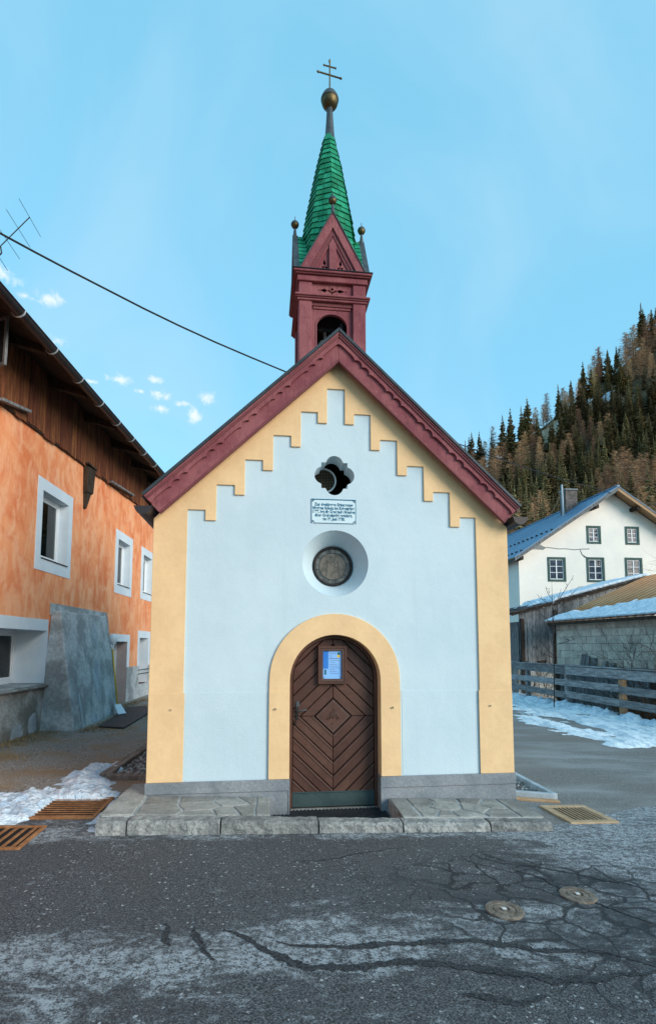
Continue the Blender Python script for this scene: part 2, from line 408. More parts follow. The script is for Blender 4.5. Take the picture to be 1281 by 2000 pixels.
# network of cracks round the two covers
wob = t.node('ShaderNodeTexNoise'); t.l.new(P, wob.inputs['Vector']); wob.inputs['Scale'].default_value = 2.6; wob.inputs['Detail'].default_value = 4
add = t.node('ShaderNodeVectorMath', operation='MULTIPLY_ADD')
t.l.new(wob.outputs['Color'], add.inputs[0]); add.inputs[1].default_value = (0.45, 0.45, 0.0); t.l.new(P, add.inputs[2])
vc = t.node('ShaderNodeTexVoronoi', feature='DISTANCE_TO_EDGE'); t.l.new(add.outputs[0], vc.inputs['Vector']); vc.inputs['Scale'].default_value = 3.5
dx = t.math('MULTIPLY', t.math('SUBTRACT', X, 1.25), 0.75); dy = t.math('ADD', Y, 2.25)
rr = t.math('SQRT', t.math('ADD', t.math('MULTIPLY', dx, dx), t.math('MULTIPLY', dy, dy)))
cmask = t.rng(t.math('ADD', rr, t.math('MULTIPLY', t.math('SUBTRACT', big, 0.5), 1.6)), 1.1, 0.6)
cw = t.rng(grain2, 0.3, 0.7, 0.02, 0.085)
crack = t.math('MULTIPLY', t.math('SUBTRACT', 1.0, t.rng(t.math('DIVIDE', vc.outputs['Distance'], cw), 0.35, 1.1)), cmask)
c = t.mix(t.math('MULTIPLY', crack, 0.9), c, (0.014, 0.017, 0.021))
damp = t.math('MULTIPLY', t.rng(rr, 1.05, 0.35), 0.7)
c = t.mix(t.math('MULTIPLY', damp, t.rng(saltn, 0.62, 0.42)), c, (0.03, 0.036, 0.043))
t.bump(t.math('SUBTRACT', t.math('ADD', grain, t.math('MULTIPLY', chip, 0.4)), t.math('MULTIPLY', crack, 1.2)), 0.7, 0.012)
M['asphalt'] = t.done(c, t.rng(salt, 0, 1, 0.72, 0.92), 0, 0.35)

t = NT('side_road_asphalt')
P = t.pos((1, 1, 1))
g = t.noise(P, 60, 3, 0.7)
c = t.mix(t.rng(g, 0.35, 0.68), (0.10, 0.095, 0.09), (0.26, 0.245, 0.23))
c = t.mix(t.math('MULTIPLY', t.rng(t.noise(t.pos((0.5, 1.6, 1)), 0.7, 6, 0.65), 0.42, 0.66), 0.6), c, (0.33, 0.335, 0.335))
c = t.mix(t.math('MULTIPLY', t.rng(t.noise(P, 0.35, 4, 0.6), 0.45, 0.65), 0.4), c, (0.17, 0.14, 0.115))
t.bump(g, 0.5, 0.01)
M['side_asphalt'] = t.done(c, 0.85, 0, 0.3)

t = NT('alley_dirt')
P = t.pos((1, 1, 1))
g = t.noise(P, 50, 4, 0.7)
c = t.mix(t.rng(g, 0.35, 0.68), (0.13, 0.118, 0.105), (0.45, 0.41, 0.37))
c = t.mix(t.math('MULTIPLY', t.rng(t.noise(P, 0.9, 6, 0.65, 0.4), 0.45, 0.62), 0.8), c, (0.30, 0.185, 0.085))
c = t.mix(t.math('MULTIPLY', t.rng(t.noise(t.pos((1.5, 0.6, 1)), 1.8, 5, 0.7), 0.52, 0.72), 0.5), c, (0.20, 0.21, 0.22))
t.bump(g, 0.8, 0.02)
M['dirt'] = t.done(c, 0.92, 0, 0.2)

t = NT('meadow_ground')
P = t.pos((1, 1, 1))
g = t.noise(P, 1.3, 6, 0.65)
M['ground'] = t.done(t.mix(t.rng(g, 0.35, 0.65), (0.09, 0.065, 0.035), (0.17, 0.125, 0.075)), 0.95, 0, 0.1)

# ------------------------------------------------------------------ mesh helpers
def wloc(o):
    p = Vector((0, 0, 0))
    while o is not None:
        p += o.location
        o = o.parent
    return p

class MB:
    def __init__(self, xf=None):
        self.v, self.f, self.mi, self.xf = [], [], [], xf
    def add(self, verts, faces, mi=0):
        b = len(self.v)
        for p in verts:
            p = Vector(p)
            self.v.append(self.xf @ p if self.xf is not None else p)
        for f in faces:
            self.f.append([b + i for i in f])
            self.mi.append(mi)
        return self
    def box(self, x0, x1, y0, y1, z0, z1, mi=0):
        vs = [(x0, y0, z0), (x1, y0, z0), (x1, y1, z0), (x0, y1, z0), (x0, y0, z1), (x1, y0, z1), (x1, y1, z1), (x0, y1, z1)]
        return self.add(vs, [(0, 3, 2, 1), (4, 5, 6, 7), (0, 1, 5, 4), (1, 2, 6, 5), (2, 3, 7, 6), (3, 0, 4, 7)], mi)
    def hexa(self, lo, hi, mi=0):
        """solid between two quads given in matching order"""
        return self.add(list(lo) + list(hi), [(3, 2, 1, 0), (4, 5, 6, 7), (0, 1, 5, 4), (1, 2, 6, 5), (2, 3, 7, 6), (3, 0, 4, 7)], mi)
    def prism(self, poly, y0, y1, mi=0, plane='xz'):
        n = len(poly)
        area = sum(poly[i][0] * poly[(i + 1) % n][1] - poly[(i + 1) % n][0] * poly[i][1] for i in range(n))
        if area < 0:
            poly = poly[::-1]
        def mk(p, d):
            return (p[0], d, p[1]) if plane == 'xz' else ((d, p[0], p[1]) if plane == 'yz' else (p[0], p[1], d))
        vs = [mk(p, y0) for p in poly] + [mk(p, y1) for p in poly]
        fr = list(range(n)); bk = list(range(2 * n - 1, n - 1, -1))
        fs = [fr, bk] + [(i, n + i, n + (i + 1) % n, (i + 1) % n) for i in range(n)]
        if plane != 'xz':
            fs = [list(f)[::-1] for f in fs]
            if plane == 'yz':
                fs = [list(f)[::-1] for f in fs]
                fs = [list(f)[::-1] for f in fs]
        return self.add(vs, fs, mi)
    def holed(self, outer, holes, y0, y1, mi=0, reveal=True):
        loops = [outer] + list(holes)
        tri = geometry.tessellate_polygon([[Vector((p[0], p[1], 0)) for p in lp] for lp in loops])
        flat = [p for lp in loops for p in lp]
        n = len(flat)
        vs = [(p[0], y0, p[1]) for p in flat] + [(p[0], y1, p[1]) for p in flat]
        fs = []
        for a, b, c_ in tri:
            A, B, Cc = flat[a], flat[b], flat[c_]
            ar = (B[0] - A[0]) * (Cc[1] - A[1]) - (Cc[0] - A[0]) * (B[1] - A[1])
            t3 = (a, b, c_) if ar > 0 else (a, c_, b)
            fs.append(t3)
            fs.append((t3[0] + n, t3[2] + n, t3[1] + n))
        off = 0
        for k, lp in enumerate(loops):
            m = len(lp)
            ar = sum(lp[i][0] * lp[(i + 1) % m][1] - lp[(i + 1) % m][0] * lp[i][1] for i in range(m))
            if k == 0 or reveal:
                for i in range(m):
                    q = (off + i, off + i + n, off + (i + 1) % m + n, off + (i + 1) % m)
                    fs.append(q if (ar > 0) == (k == 0) else q[::-1])
            off += m
        return self.add(vs, fs, mi)
    def lathe(self, prof, cx, cy, seg=20, mi=0, axis='z', cz=0.0):
        vs, fs = [], []
        for (r, z) in prof:
            for i in range(seg):
                a = 2 * math.pi * i / seg
                if axis == 'z':
                    vs.append((cx + r * math.cos(a), cy + r * math.sin(a), z))
                else:
                    vs.append((cx + r * math.cos(a), z, cz + r * math.sin(a)))
        m = len(prof)
        for k in range(m - 1):
            for i in range(seg):
                j = (i + 1) % seg
                q = (k * seg + i, k * seg + j, (k + 1) * seg + j, (k + 1) * seg + i)
                fs.append(q if axis == 'z' else q[::-1])
        return self.add(vs, fs, mi)
    def tube(self, pts, rad, seg=6, mi=0, cap=True):
        pts = [Vector(p) for p in pts]
        n = len(pts)
        if not isinstance(rad, (list, tuple)):
            rad = [rad] * n
        vs, fs = [], []
        ref = None
        for i, p in enumerate(pts):
            d = (pts[min(i + 1, n - 1)] - pts[max(i - 1, 0)])
            if d.length < 1e-9:
                d = Vector((0, 0, 1))
            d.normalize()
            if ref is None:
                ref = Vector((0, 0, 1)) if abs(d.z) < 0.9 else Vector((1, 0, 0))
            a = d.cross(ref)
            if a.length < 1e-6:
                a = d.orthogonal()
            a.normalize()
            b = d.cross(a).normalized()
            for k in range(seg):
                w = 2 * math.pi * k / seg
                vs.append(p + (a * math.cos(w) + b * math.sin(w)) * rad[i])
        for i in range(n - 1):
            for k in range(seg):
                j = (k + 1) % seg
                fs.append((i * seg + k, i * seg + j, (i + 1) * seg + j, (i + 1) * seg + k))
        if cap:
            fs.append(list(range(seg))[::-1])
            fs.append([(n - 1) * seg + k for k in range(seg)])
        return self.add(vs, fs, mi)
    def build(self, name, mat, parent=None, bevel=0.0, smooth=False, seg=1):
        o0 = wloc(parent) if parent else Vector((0, 0, 0))
        me = bpy.data.meshes.new(name)
        me.from_pydata([tuple(p - o0) for p in self.v], [], self.f)
        for m_ in (mat if isinstance(mat, (list, tuple)) else [mat]):
            me.materials.append(m_)
        if any(self.mi):
            me.polygons.foreach_set('material_index', self.mi)
        if smooth:
            me.polygons.foreach_set('use_smooth', [True] * len(me.polygons))
        me.update()
        o = bpy.data.objects.new(name, me)
        COL.objects.link(o)
        if parent:
            o.parent = parent
        if bevel:
            b = o.modifiers.new('bevel', 'BEVEL')
            b.width = bevel
            b.segments = seg
            b.limit_method = 'ANGLE'
            b.angle_limit = R(35)
        return o

def tag(o, label=None, cat=None, group=None, kind=None):
    if label: o['label'] = label
    if cat: o['category'] = cat
    if group: o['group'] = group
    if kind: o['kind'] = kind
    return o

def thing(name, label, cat, loc=(0, 0, 0), group=None):
    o = bpy.data.objects.new(name, None)
    COL.objects.link(o)
    o.location = loc
    o.empty_display_size = 0.2
    return tag(o, label, cat, group)

def text_mesh(name, body, size, loc, mat, parent, rot=(R(90), 0, 0), bold=0.0, align='CENTER', width=None):
    cu = bpy.data.curves.new(name, 'FONT')
    cu.body = body
    cu.size = size
    cu.align_x = align
    cu.extrude = 0.0006
    cu.offset = bold
    tmp = bpy.data.objects.new(name, cu)
    COL.objects.link(tmp)
    bpy.context.view_layer.update()
    dg = bpy.context.evaluated_depsgraph_get()
    me = bpy.data.meshes.new_from_object(tmp.evaluated_get(dg))
    bpy.data.objects.remove(tmp)
    if width:
        xs = [v_.co.x for v_ in me.vertices]
        k = width / (max(xs) - min(xs))
        for v_ in me.vertices:
            v_.co.x *= k
    me.materials.clear()
    me.materials.append(mat)
    o = bpy.data.objects.new(name, me)
    COL.objects.link(o)
    o.parent = parent
    o.location = Vector(loc) - wloc(parent)
    o.rotation_euler = rot
    return o

def clip(poly, a, b, c_):
    """keep the part of a convex 2-D polygon where a*x+b*y >= c"""
    out = []
    n = len(poly)
    for i in range(n):
        p, q = poly[i], poly[(i + 1) % n]
        dp, dq = a * p[0] + b * p[1] - c_, a * q[0] + b * q[1] - c_
        if dp >= 0:
            out.append(p)
        if dp * dq < 0:
            s = dp / (dp - dq)
            out.append((p[0] + (q[0] - p[0]) * s, p[1] + (q[1] - p[1]) * s))
    return out

def circle(cx, cz, r, n=40):
    return [(cx + r * math.cos(2 * math.pi * i / n), cz + r * math.sin(2 * math.pi * i / n)) for i in range(n)]

def arch(cx, w, z0, zs, n=28, rz=None):
    rz = rz or w
    pts = [(cx - w, z0)]
    for i in range(n + 1):
        a = math.pi - math.pi * i / n
        pts.append((cx + w * math.cos(a), zs + rz * math.sin(a)))
    pts.append((cx + w, z0))
    return pts[::-1]

def g0(x, y):
    """the street falls gently to the right"""
    return 0.012 - 0.03 * max(-6.0, min(10.0, x))

def grid_mesh(name, xs, ys, zf, mat, skip=None, smooth=True):
    nx, ny = len(xs), len(ys)
    mb = MB()
    vs = [(x, y, zf(x, y)) for y in ys for x in xs]
    fs = []
    for j in range(ny - 1):
        for i in range(nx - 1):
            if skip and skip((xs[i] + xs[i + 1]) / 2, (ys[j] + ys[j + 1]) / 2):
                continue
            a = j * nx + i
            fs.append((a, a + 1, a + nx + 1, a + nx))
    mb.add(vs, fs)
    o = mb.build(name, mat, smooth=smooth)
    return o

def frange(a, b, s):
    n = int(round((b - a) / s))
    return [a + (b - a) * i / n for i in range(n + 1)]

# ------------------------------------------------------------------ the setting
RX0, RX1, RY0, RY1 = -1.90, 1.80, -0.55, 4.9
gx = [-600, -300, -150, -80, -40, -20] + [float(x) for x in range(-12, 31, 2)] + [RX0, RX1] + [40, 60, 90, 150, 300, 600]
gy = [-400, -150, -60, -25] + [float(y) for y in range(-12, 31, 2)] + [RY0, RY1] + [40, 60, 100, 200, 400, 900]
gx, gy = sorted(set(gx)), sorted(set(gy))
def base_z(x, y):
    z = g0(x, y) - 0.012
    if x > 9.5 and y > 8:
        z -= 0.5 * min(1, (x - 9.5) / 4)
    return z
def in_foot(x, y):
    return RX0 < x < RX1 and RY0 < y < RY1
tag(grid_mesh('ground', gx, gy, base_z, M['ground'], in_foot), kind='structure')

# street in front: ends along the back edge of the paving patch
def edge_y(x):
    if x < -2.25: return 0.45
    if x < 2.1: return -0.62
    return -0.62 + (x - 2.1) * 0.42 if x < 3.4 else -0.07 + (x - 3.4) * 0.08
def street():
    mb = MB()
    xs = [-14, -10, -8, -6, -5, -4, -3.5, -3, -2.6, -2.25, -2.2501 + 0.0, -2, -1.5, -1, -.5, 0, .5, 1, 1.5, 2.1, 2.5, 2.9, 3.4, 4, 5, 6, 8, 10, 14, 20]
    xs = sorted(set(xs))
    vs, fs = [], []
    for x in xs:
        e = edge_y(x)
        for k in range(9):
            y = -9 + (e + 9) * k / 8
            vs.append((x, y, g0(x, y) + 0.001))
    for i in range(len(xs) - 1):
        for k in range(8):
            a = i * 9 + k
            fs.append((a, a + 9, a + 10, a + 1))
    mb.add(vs, fs)
    o = mb.build('road', M['asphalt'])
    return tag(o, kind='structure')
road = street()
# side road running off to the right behind the chapel
sx = sorted(set([1.8] + frange(2, 10, 0.5)))
sy = sorted(set(frange(-1, 30, 0.5)))
tag(grid_mesh('side_road', sx, sy, lambda x, y: g0(x, y) - 0.004, M['side_asphalt'], lambda x, y: x > 8.6), kind='structure')
# alley on the left between the chapel and the orange house
ax_ = frange(-6, -1.8, 0.35)
ay_ = frange(-1.5, 20, 0.5)
def alley_z(x, y):
    rim = max(0.0, min(1.0, (-3.6 - x) / 1.2))
    return g0(x, y) - 0.004 + 0.0 * rim
tag(grid_mesh('alley', ax_, ay_, alley_z, M['dirt'], lambda x, y: x > -1.95 and y < 4.9 and y > -0.55), kind='structure')

# tar seams: long curved cracks in the street
def seam(pts, w):
    W = [on_z(px, py, g0(0, 0)) for px, py in pts]
    P_ = []
    for p in W:
        for _ in range(3):
            p = Vector((p.x, p.y, p.z))
        P_.append(Vector((p.x, p.y, 0)))
    fine = []
    for i in range(len(P_) - 1):
        nst = max(3, int((P_[i + 1] - P_[i]).length / 0.012))
        for k in range(nst):
            fine.append(P_[i].lerp(P_[i + 1], k / nst))
    fine.append(P_[-1])
    mb = MB()
    vs, fs = [], []
    for i, p in enumerate(fine):
        d = (fine[min(i + 1, len(fine) - 1)] - fine[max(0, i - 1)]).normalized()
        nrm = Vector((-d.y, d.x, 0))
        jit = noise.noise(p * 6.0)
        ww = w * (0.35 + 0.8 * abs(noise.noise(p * 5 + Vector((5, 0, 0)))) + 0.9 * abs(noise.noise(p * 38))) * min(1, 0.25 + 3 * min(i, len(fine) - 1 - i) / len(fine))
        q = p + nrm * (jit * 0.03 + noise.noise(p * 30) * 0.012)
        for s in (-1, 1):
            r_ = q + nrm * ww * s * 0.5
            vs.append((r_.x, r_.y, g0(r_.x, r_.y) + 0.005))
    for i in range(len(fine) - 1):
        fs.append((2 * i, 2 * i + 2, 2 * i + 3, 2 * i + 1))
    mb.add(vs, fs)
    return mb.build('crack', M['asphalt_dark'], road)
t = NT('dark_crack_fill')
P = t.pos((1, 1, 1))
gq = t.noise(P, 70, 3, 0.7)
t.bump(gq, 0.5, 0.01)
M['asphalt_dark'] = t.done(t.mix(t.rng(gq, 0.35, 0.75), (0.013, 0.015, 0.018), (0.085, 0.09, 0.096)), 0.8, 0, 0.3)
for pts, w in [(((325, 1818), (322, 1845), (332, 1862)), 0.030), (((383, 1822), (385, 1848), (402, 1872), (420, 1890)), 0.030),
               (((440, 1826), (490, 1850), (545, 1880), (610, 1898), (700, 1893), (800, 1880), (900, 1884), (1010, 1895), (1085, 1908), (1170, 1900), (1250, 1890), (1281, 1880)), 0.05),
               (((540, 1845), (610, 1856), (680, 1855), (760, 1846), (860, 1838), (960, 1835), (1040, 1850), (1120, 1845), (1180, 1848), (1281, 1876)), 0.042),
               (((1000, 1690), (1060, 1708), (1095, 1725), (1165, 1750), (1230, 1775), (1281, 1790)), 0.022),
               (((905, 1940), (1000, 1952), (1040, 1950), (1070, 1940)), 0.05),
               (((990, 1690), (1020, 1679), (1080, 1688), (1150, 1700), (1225, 1712), (1281, 1728)), 0.02),
               (((560, 1690), (640, 1682), (720, 1664), (800, 1650)), 0.012)]:
    seam(pts, w * 1.6)

# ------------------------------------------------------------------ the chapel
chapel = thing('chapel', 'small white and yellow village chapel with stepped gable trim, maroon bell turret and green spire', 'chapel')
HW = 1.955
ZA, ZT, XT = 5.20, 3.262, 2.05            # verge: apex height, eave tip height and half width
SL = (ZA - ZT) / XT
AL = math.atan(SL)
CA, SA = math.cos(AL), math.sin(AL)
LEN = XT / CA

def top_z(x):
    return ZA - SL * abs(x)

def quatrefoil(cx, cz):
    sq, rl, off = 0.147, 0.1, 0.125
    pts = []
    for k in range(4):
        a0 = k * math.pi / 2
        loc = [(sq, -sq)]
        loc += [(sq, -rl)]
        for i in range(11):
            b = -math.pi / 2 + math.pi * i / 10
            loc.append((off + rl * math.cos(b) if off + rl * math.cos(b) > sq else sq, rl * math.sin(b)))
        loc += [(sq, rl)]
        for (x, z) in loc:
            pts.append((cx + x * math.cos(a0) - z * math.sin(a0), cz + x * math.sin(a0) + z * math.cos(a0)))
    out = []
    for p in pts:
        if not out or (abs(p[0] - out[-1][0]) + abs(p[1] - out[-1][1])) > 1e-4:
            out.append(p)
    return out

QX, QZ = -0.027, 3.595
OX, OZ = -0.017, 2.608
DX = -0.020                                 # door axis
wall_o = [(-HW, -0.08), (HW, -0.08), (HW, 3.05), (0, ZA - 0.10), (-HW, 3.05)]
m = MB()
m.holed(wall_o, [arch(DX, 0.497, -0.06, 1.332), circle(OX, OZ, 0.366, 56), quatrefoil(QX, QZ)], 0.0, 0.26)
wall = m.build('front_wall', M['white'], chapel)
m = MB()
m.box(-HW, -HW + 0.3, 0.262, 4.9, -0.1, 3.05).box(HW - 0.3, HW, 0.262, 4.9, -0.1, 3.05)
m.prism([(-HW, -0.1), (HW, -0.1), (HW, 3.05), (0, ZA - 0.1), (-HW, 3.05)], 4.902, 5.1)
m.build('side_wall', M['white'], chapel)
# dark loft behind the openings
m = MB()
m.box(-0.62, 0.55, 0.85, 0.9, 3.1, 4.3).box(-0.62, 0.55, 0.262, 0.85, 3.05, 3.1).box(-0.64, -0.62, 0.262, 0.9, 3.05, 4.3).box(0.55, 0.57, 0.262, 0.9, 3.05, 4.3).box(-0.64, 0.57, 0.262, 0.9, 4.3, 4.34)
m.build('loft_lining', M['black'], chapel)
MB().box(-0.4, 0.35, 0.265, 0.70, 3.36, 3.415).build('loft_beam', M['wood_tan'], chapel)
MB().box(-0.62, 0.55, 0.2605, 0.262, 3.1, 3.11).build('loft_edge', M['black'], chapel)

def mirror(pts):
    return [(-x, z) for x, z in pts]

step = [(1.60, 0.312), (1.60, 3.157), (1.413, 3.157), (1.413, 3.045), (1.30, 3.045), (1.30, 3.44), (1.107, 3.44), (1.107, 3.334), (1.0, 3.334),
        (1.0, 3.731), (0.807, 3.731), (0.807, 3.62), (0.696, 3.62), (0.696, 4.021), (0.50, 4.021), (0.50, 3.90), (0.393, 3.90),
        (0.393, 4.307), (0.205, 4.307), (0.205, 4.185), (0.10, 4.185), (0.10, 4.589)]
step = [(x - 0.012, z) for x, z in step]
stepl = [(-(x + 0.012) - 0.012, z) for x, z in step]
border = [(HW + 0.004, 0.312), (HW + 0.004, 3.05), (0, ZA - 0.115), (-HW - 0.004, 3.05), (-HW - 0.004, 0.312)] + stepl + step[::-1]
m = MB()
m.holed(border, [], -0.022, 0.0)
m.build('gable_border', M['yellow'], chapel, bevel=0.003)
for s in (-1, 1):
    a, b = sorted((s * (HW + 0.0045), s * 1.585 - 0.012))
    MB().box(a, b, -0.026, -0.022, 0.316, 1.215).build('pilaster_base', M['yellow'], chapel, bevel=0.002)
for a, b in ((-1.61, -0.75), (0.71, 1.585)):
    MB().box(a, b, -0.0035, 0.0, 0.316, 1.215).build('dado_panel', M['white'], chapel)

# plinth
for a, b in ((-HW - 0.02, DX - 0.492), (DX + 0.492, HW + 0.02)):
    m = MB()
    m.box(a, b, -0.03, 0.0, 0.195, 0.312)
    m.box(a, b, -0.022, 0.0, -0.09, 0.195)
    m.build('plinth', M['cement'], chapel, bevel=0.006)
    x0, x1 = (DX - 0.497, DX - 0.485) if a < 0 else (DX + 0.485, DX + 0.497)
    MB().box(x0, x1, -0.03, 0.155, -0.06, 0.312).build('plinth_return', M['cement'], chapel)

# door surround
ring = arch(DX, 0.706, 0.314, 1.345)[::-1] + arch(DX, 0.490, 0.314, 1.332)
m = MB()
m.holed(ring, [], -0.024, 0.0)
m.build('door_surround', M['yellow'], chapel, bevel=0.003)
inner = arch(DX, 0.490, 0.314, 1.332)[::-1] + arch(DX, 0.4965, 0.314, 1.332)
m = MB()
m.holed(inner, [], 0.0, 0.155)
m.build('door_reveal', M['yellow'], chapel)
for a, b in ((-0.727, -0.513), (0.473, 0.687)):
    MB().box(a, b, -0.028, -0.024, 0.318, 1.222).build('surround_base', M['yellow'], chapel)
for x in (-0.66, 0.6):
    MB().lathe([(0.012, -0.045), (0.012, -0.028)], x, 0, 8, axis='y', cz=1.04).build('hook', M['ring'], chapel)
for x in (-1.73, 1.7):
    MB().lathe([(0.01, -0.04), (0.01, -0.02)], x, 0, 8, axis='y', cz=1.045).build('hook', M['ring'], chapel)

# door
DY = 0.155
door = MB().holed(arch(DX, 0.497, -0.04, 1.332), [], DY + 0.022, DY + 0.05).build('door', M['door_dark'], chapel)
ringd = arch(DX, 0.489, -0.03, 1.332)[::-1] + arch(DX, 0.452, -0.03, 1.332)
MB().holed(ringd, [], DY - 0.02, DY + 0.022).build('door_frame', M['door'], door, bevel=0.003)
CX, CZ, DA, DB = DX - 0.006, 0.935, 0.182, 0.173
K = DB / DA
leaf = arch(DX, 0.446, 0.125, 1.332, rz=0.446)
for sx_ in (-1, 1):
    for sz_ in (-1, 1):
        quad = clip(clip(leaf, sx_, 0, sx_ * CX + 0.0025), 0, sz_, sz_ * CZ + 0.002)
        # t = distance outwards, measured vertically
        t0 = DB + 0.022
        k = 0
        while t0 < 1.6:
            t1 = t0 + 0.148
            # |z-CZ| + K*|x-CX| between t0 and t1
            base = sz_ * CZ + K * sx_ * CX
            p = clip(quad, K * sx_, sz_, base + t0 + 0.007)
            if p:
                p = clip(p, -K * sx_, -sz_, -(base + t1 - 0.006))
            if len(p) >= 3:
                ar = abs(sum(p[i][0] * p[(i + 1) % len(p)][1] - p[(i + 1) % len(p)][0] * p[i][1] for i in range(len(p)))) / 2
                if ar > 3e-4:
                    MB().prism(p, DY, DY + 0.022).build('plank', M['door'], door, bevel=0.004)
                    q = clip(quad, K * sx_, sz_, base + t0 + 0.016)
                    q = clip(q, -K * sx_, -sz_, -(base + t0 + 0.036)) if q else q
                    if q and len(q) >= 3 and sz_ < 0:
                        MB().prism(q, DY - 0.007, DY).build('bead', M['door_bead'], door, bevel=0.003)
            t0 = t1
            k += 1
dm = [(CX - DA, CZ), (CX, CZ - DB), (CX + DA, CZ), (CX, CZ + DB)]
MB().prism([(CX + (x - CX) * 1.06, CZ + (z - CZ) * 1.06) for x, z in dm], DY - 0.012, DY + 0.02).build('lozenge', M['door_bead'], door, bevel=0.004)
din = [(CX + (x - CX) * 0.84, CZ + (z - CZ) * 0.84) for x, z in dm]
MB().prism(din, DY - 0.015, DY - 0.012).build('lozenge_field', M['door'], door)
m = MB()
def stroke(pts):
    m.tube([(CX + x, DY - 0.016, CZ + z) for x, z in pts], 0.0055, 5)
stroke([(-0.075, -0.035), (-0.045, -0.005), (-0.03, 0.045), (-0.012, 0.015), (0.0, -0.03)])
stroke([(0.0, -0.03), (0.012, 0.04), (0.028, 0.07), (0.035, 0.02), (0.06, -0.03), (0.085, -0.015)])
stroke([(-0.05, -0.04), (-0.015, 0.02), (0.0, 0.095), (0.018, 0.02), (0.045, -0.045)])
stroke([(-0.035, -0.015), (0.0, -0.005), (0.035, -0.012)])
stroke([(-0.02, -0.09), (0.0, -0.075), (0.02, -0.085)])
m.build('carved_monogram', M['door_bead'], door, smooth=True)
MB().box(DX - 0.45, DX + 0.45, DY - 0.008, DY + 0.022, -0.025, 0.121).build('kick_plate', M['kick'], door, bevel=0.003)
MB().box(DX - 0.45, DX + 0.45, DY - 0.016, DY + 0.0, 0.121, 0.134).build('weather_strip', M['kick'], door, bevel=0.003)
hx = -0.425
h = MB().box(hx - 0.018, hx + 0.018, DY - 0.006, DY, 0.90, 1.06)
h.box(hx - 0.012, hx + 0.012, DY - 0.011, DY - 0.006, 0.925, 0.945)
h = h.build('handle_plate', M['iron'], door, bevel=0.003)
MB().tube([(hx, DY, 1.0), (hx, DY - 0.045, 1.0), (hx + 0.02, DY - 0.055, 1.0), (hx + 0.11, DY - 0.05, 1.012)], 0.009, 8).build('handle', M['lead'], door, smooth=True)
MB().box(hx - 0.01, hx + 0.03, DY - 0.012, DY, 1.04, 1.10).build('lock_cover', M['lead'], door, bevel=0.003)
MB().tube([(hx - 0.01, DY - 0.02, 0.90), (hx - 0.012, DY - 0.022, 0.84)], 0.008, 6).build('bolt', M['iron'], door)

# notice board on the door
nb = thing('notice_board', None, None)
nb.parent = chapel
NX0, NX1, NZ0, NZ1 = -0.195, 0.122, 1.286, 1.702
def frame(x0, x1, z0, z1, w, y0, y1):
    return MB().holed([(x0, z0), (x1, z0), (x1, z1), (x0, z1)], [[(x0 + w, z0 + w), (x1 - w, z0 + w), (x1 - w, z1 - w), (x0 + w, z1 - w)]], y0, y1)
frame(NX0, NX1, NZ0, NZ1, 0.026, DY - 0.055, DY).build('outer_frame', M['door'], nb, bevel=0.003)
frame(NX0 + 0.026, NX1 - 0.026, NZ0 + 0.026, NZ1 - 0.026, 0.028, DY - 0.048, DY - 0.002).build('inner_frame', M['door_bead'], nb, bevel=0.003)
PX0, PX1, PZ0, PZ1 = -0.138, 0.066, 1.342, 1.647
MB().box(NX0 + 0.03, NX1 - 0.03, DY - 0.020, DY - 0.001, NZ0 + 0.03, NZ1 - 0.03).build('backboard', M['door'], nb)
MB().box(PX0, PX1, DY - 0.024, DY - 0.020, PZ0, PZ1).build('poster', M['paper'], nb)
MB().box(PX0, PX0 + 0.058, DY - 0.0248, DY - 0.024, PZ0 + 0.11, PZ1).build('poster_stripe', M['paper_blue'], nb)
m = MB()
for k in range(12):
    z = PZ1 - 0.03 - k * 0.02
    x0 = PX0 + 0.068
    m.box(x0 + 0.005 * (k % 3), PX1 - 0.012 - 0.02 * ((k * 7) % 4) - (0.045 if k < 3 else 0), DY - 0.0246, DY - 0.024, z, z + (0.010 if k in (3,) else 0.005))
m.build('poster_lines', M['paper_ink'], nb)
m = MB()
m.box(PX1 - 0.048, PX1 - 0.014, DY - 0.0249, DY - 0.024, PZ1 - 0.07, PZ1 - 0.045)
m.build('poster_spot', M['paper_yellow'], nb)
m = MB()
m.box(PX1 - 0.044, PX1 - 0.016, DY - 0.0249, DY - 0.024, PZ1 - 0.043, PZ1 - 0.016)
m.box(PX0 + 0.012, PX0 + 0.036, DY - 0.0249, DY - 0.024, PZ0 + 0.045, PZ0 + 0.10)
m.build('poster_patch', M['ink'], nb)
for x in (PX0 + 0.01, PX1 - 0.01):
    MB().box(x - 0.004, x + 0.004, DY - 0.027, DY - 0.024, PZ0 + 0.008, PZ0 + 0.016).build('pin', M['iron'], nb)

# oculus
ocu = MB().lathe([(0.366, -0.0005), (0.36, 0.012), (0.232, 0.245), (0.228, 0.258)], OX, 0, 56, axis='y', cz=OZ).build('oculus_splay', M['white'], chapel, smooth=True)
win = thing('oculus_window', None, None)
win.parent = chapel
MB().lathe([(0.229, 0.235), (0.223, 0.222), (0.206, 0.222), (0.199, 0.24), (0.199, 0.258)], OX, 0, 48, axis='y', cz=OZ).build('ring_frame', M['iron'], win, smooth=True)
MB().lathe([(0.2, 0.252), (0.155, 0.252)], OX, 0, 48, axis='y', cz=OZ).build('glass_border', M['oculus_border'], win)
MB().lathe([(0.155, 0.252), (0.0005, 0.252)], OX, 0, 40, axis='y', cz=OZ).build('glass_pane', M['oculus_glass'], win)
m = MB()
for k in range(40):
    a, b = 2 * math.pi * k / 40, 2 * math.pi * (k + 1) / 40
    m.tube([(OX + 0.155 * math.cos(a), 0.25, OZ + 0.155 * math.sin(a)), (OX + 0.155 * math.cos(b), 0.25, OZ + 0.155 * math.sin(b))], 0.0035, 4)
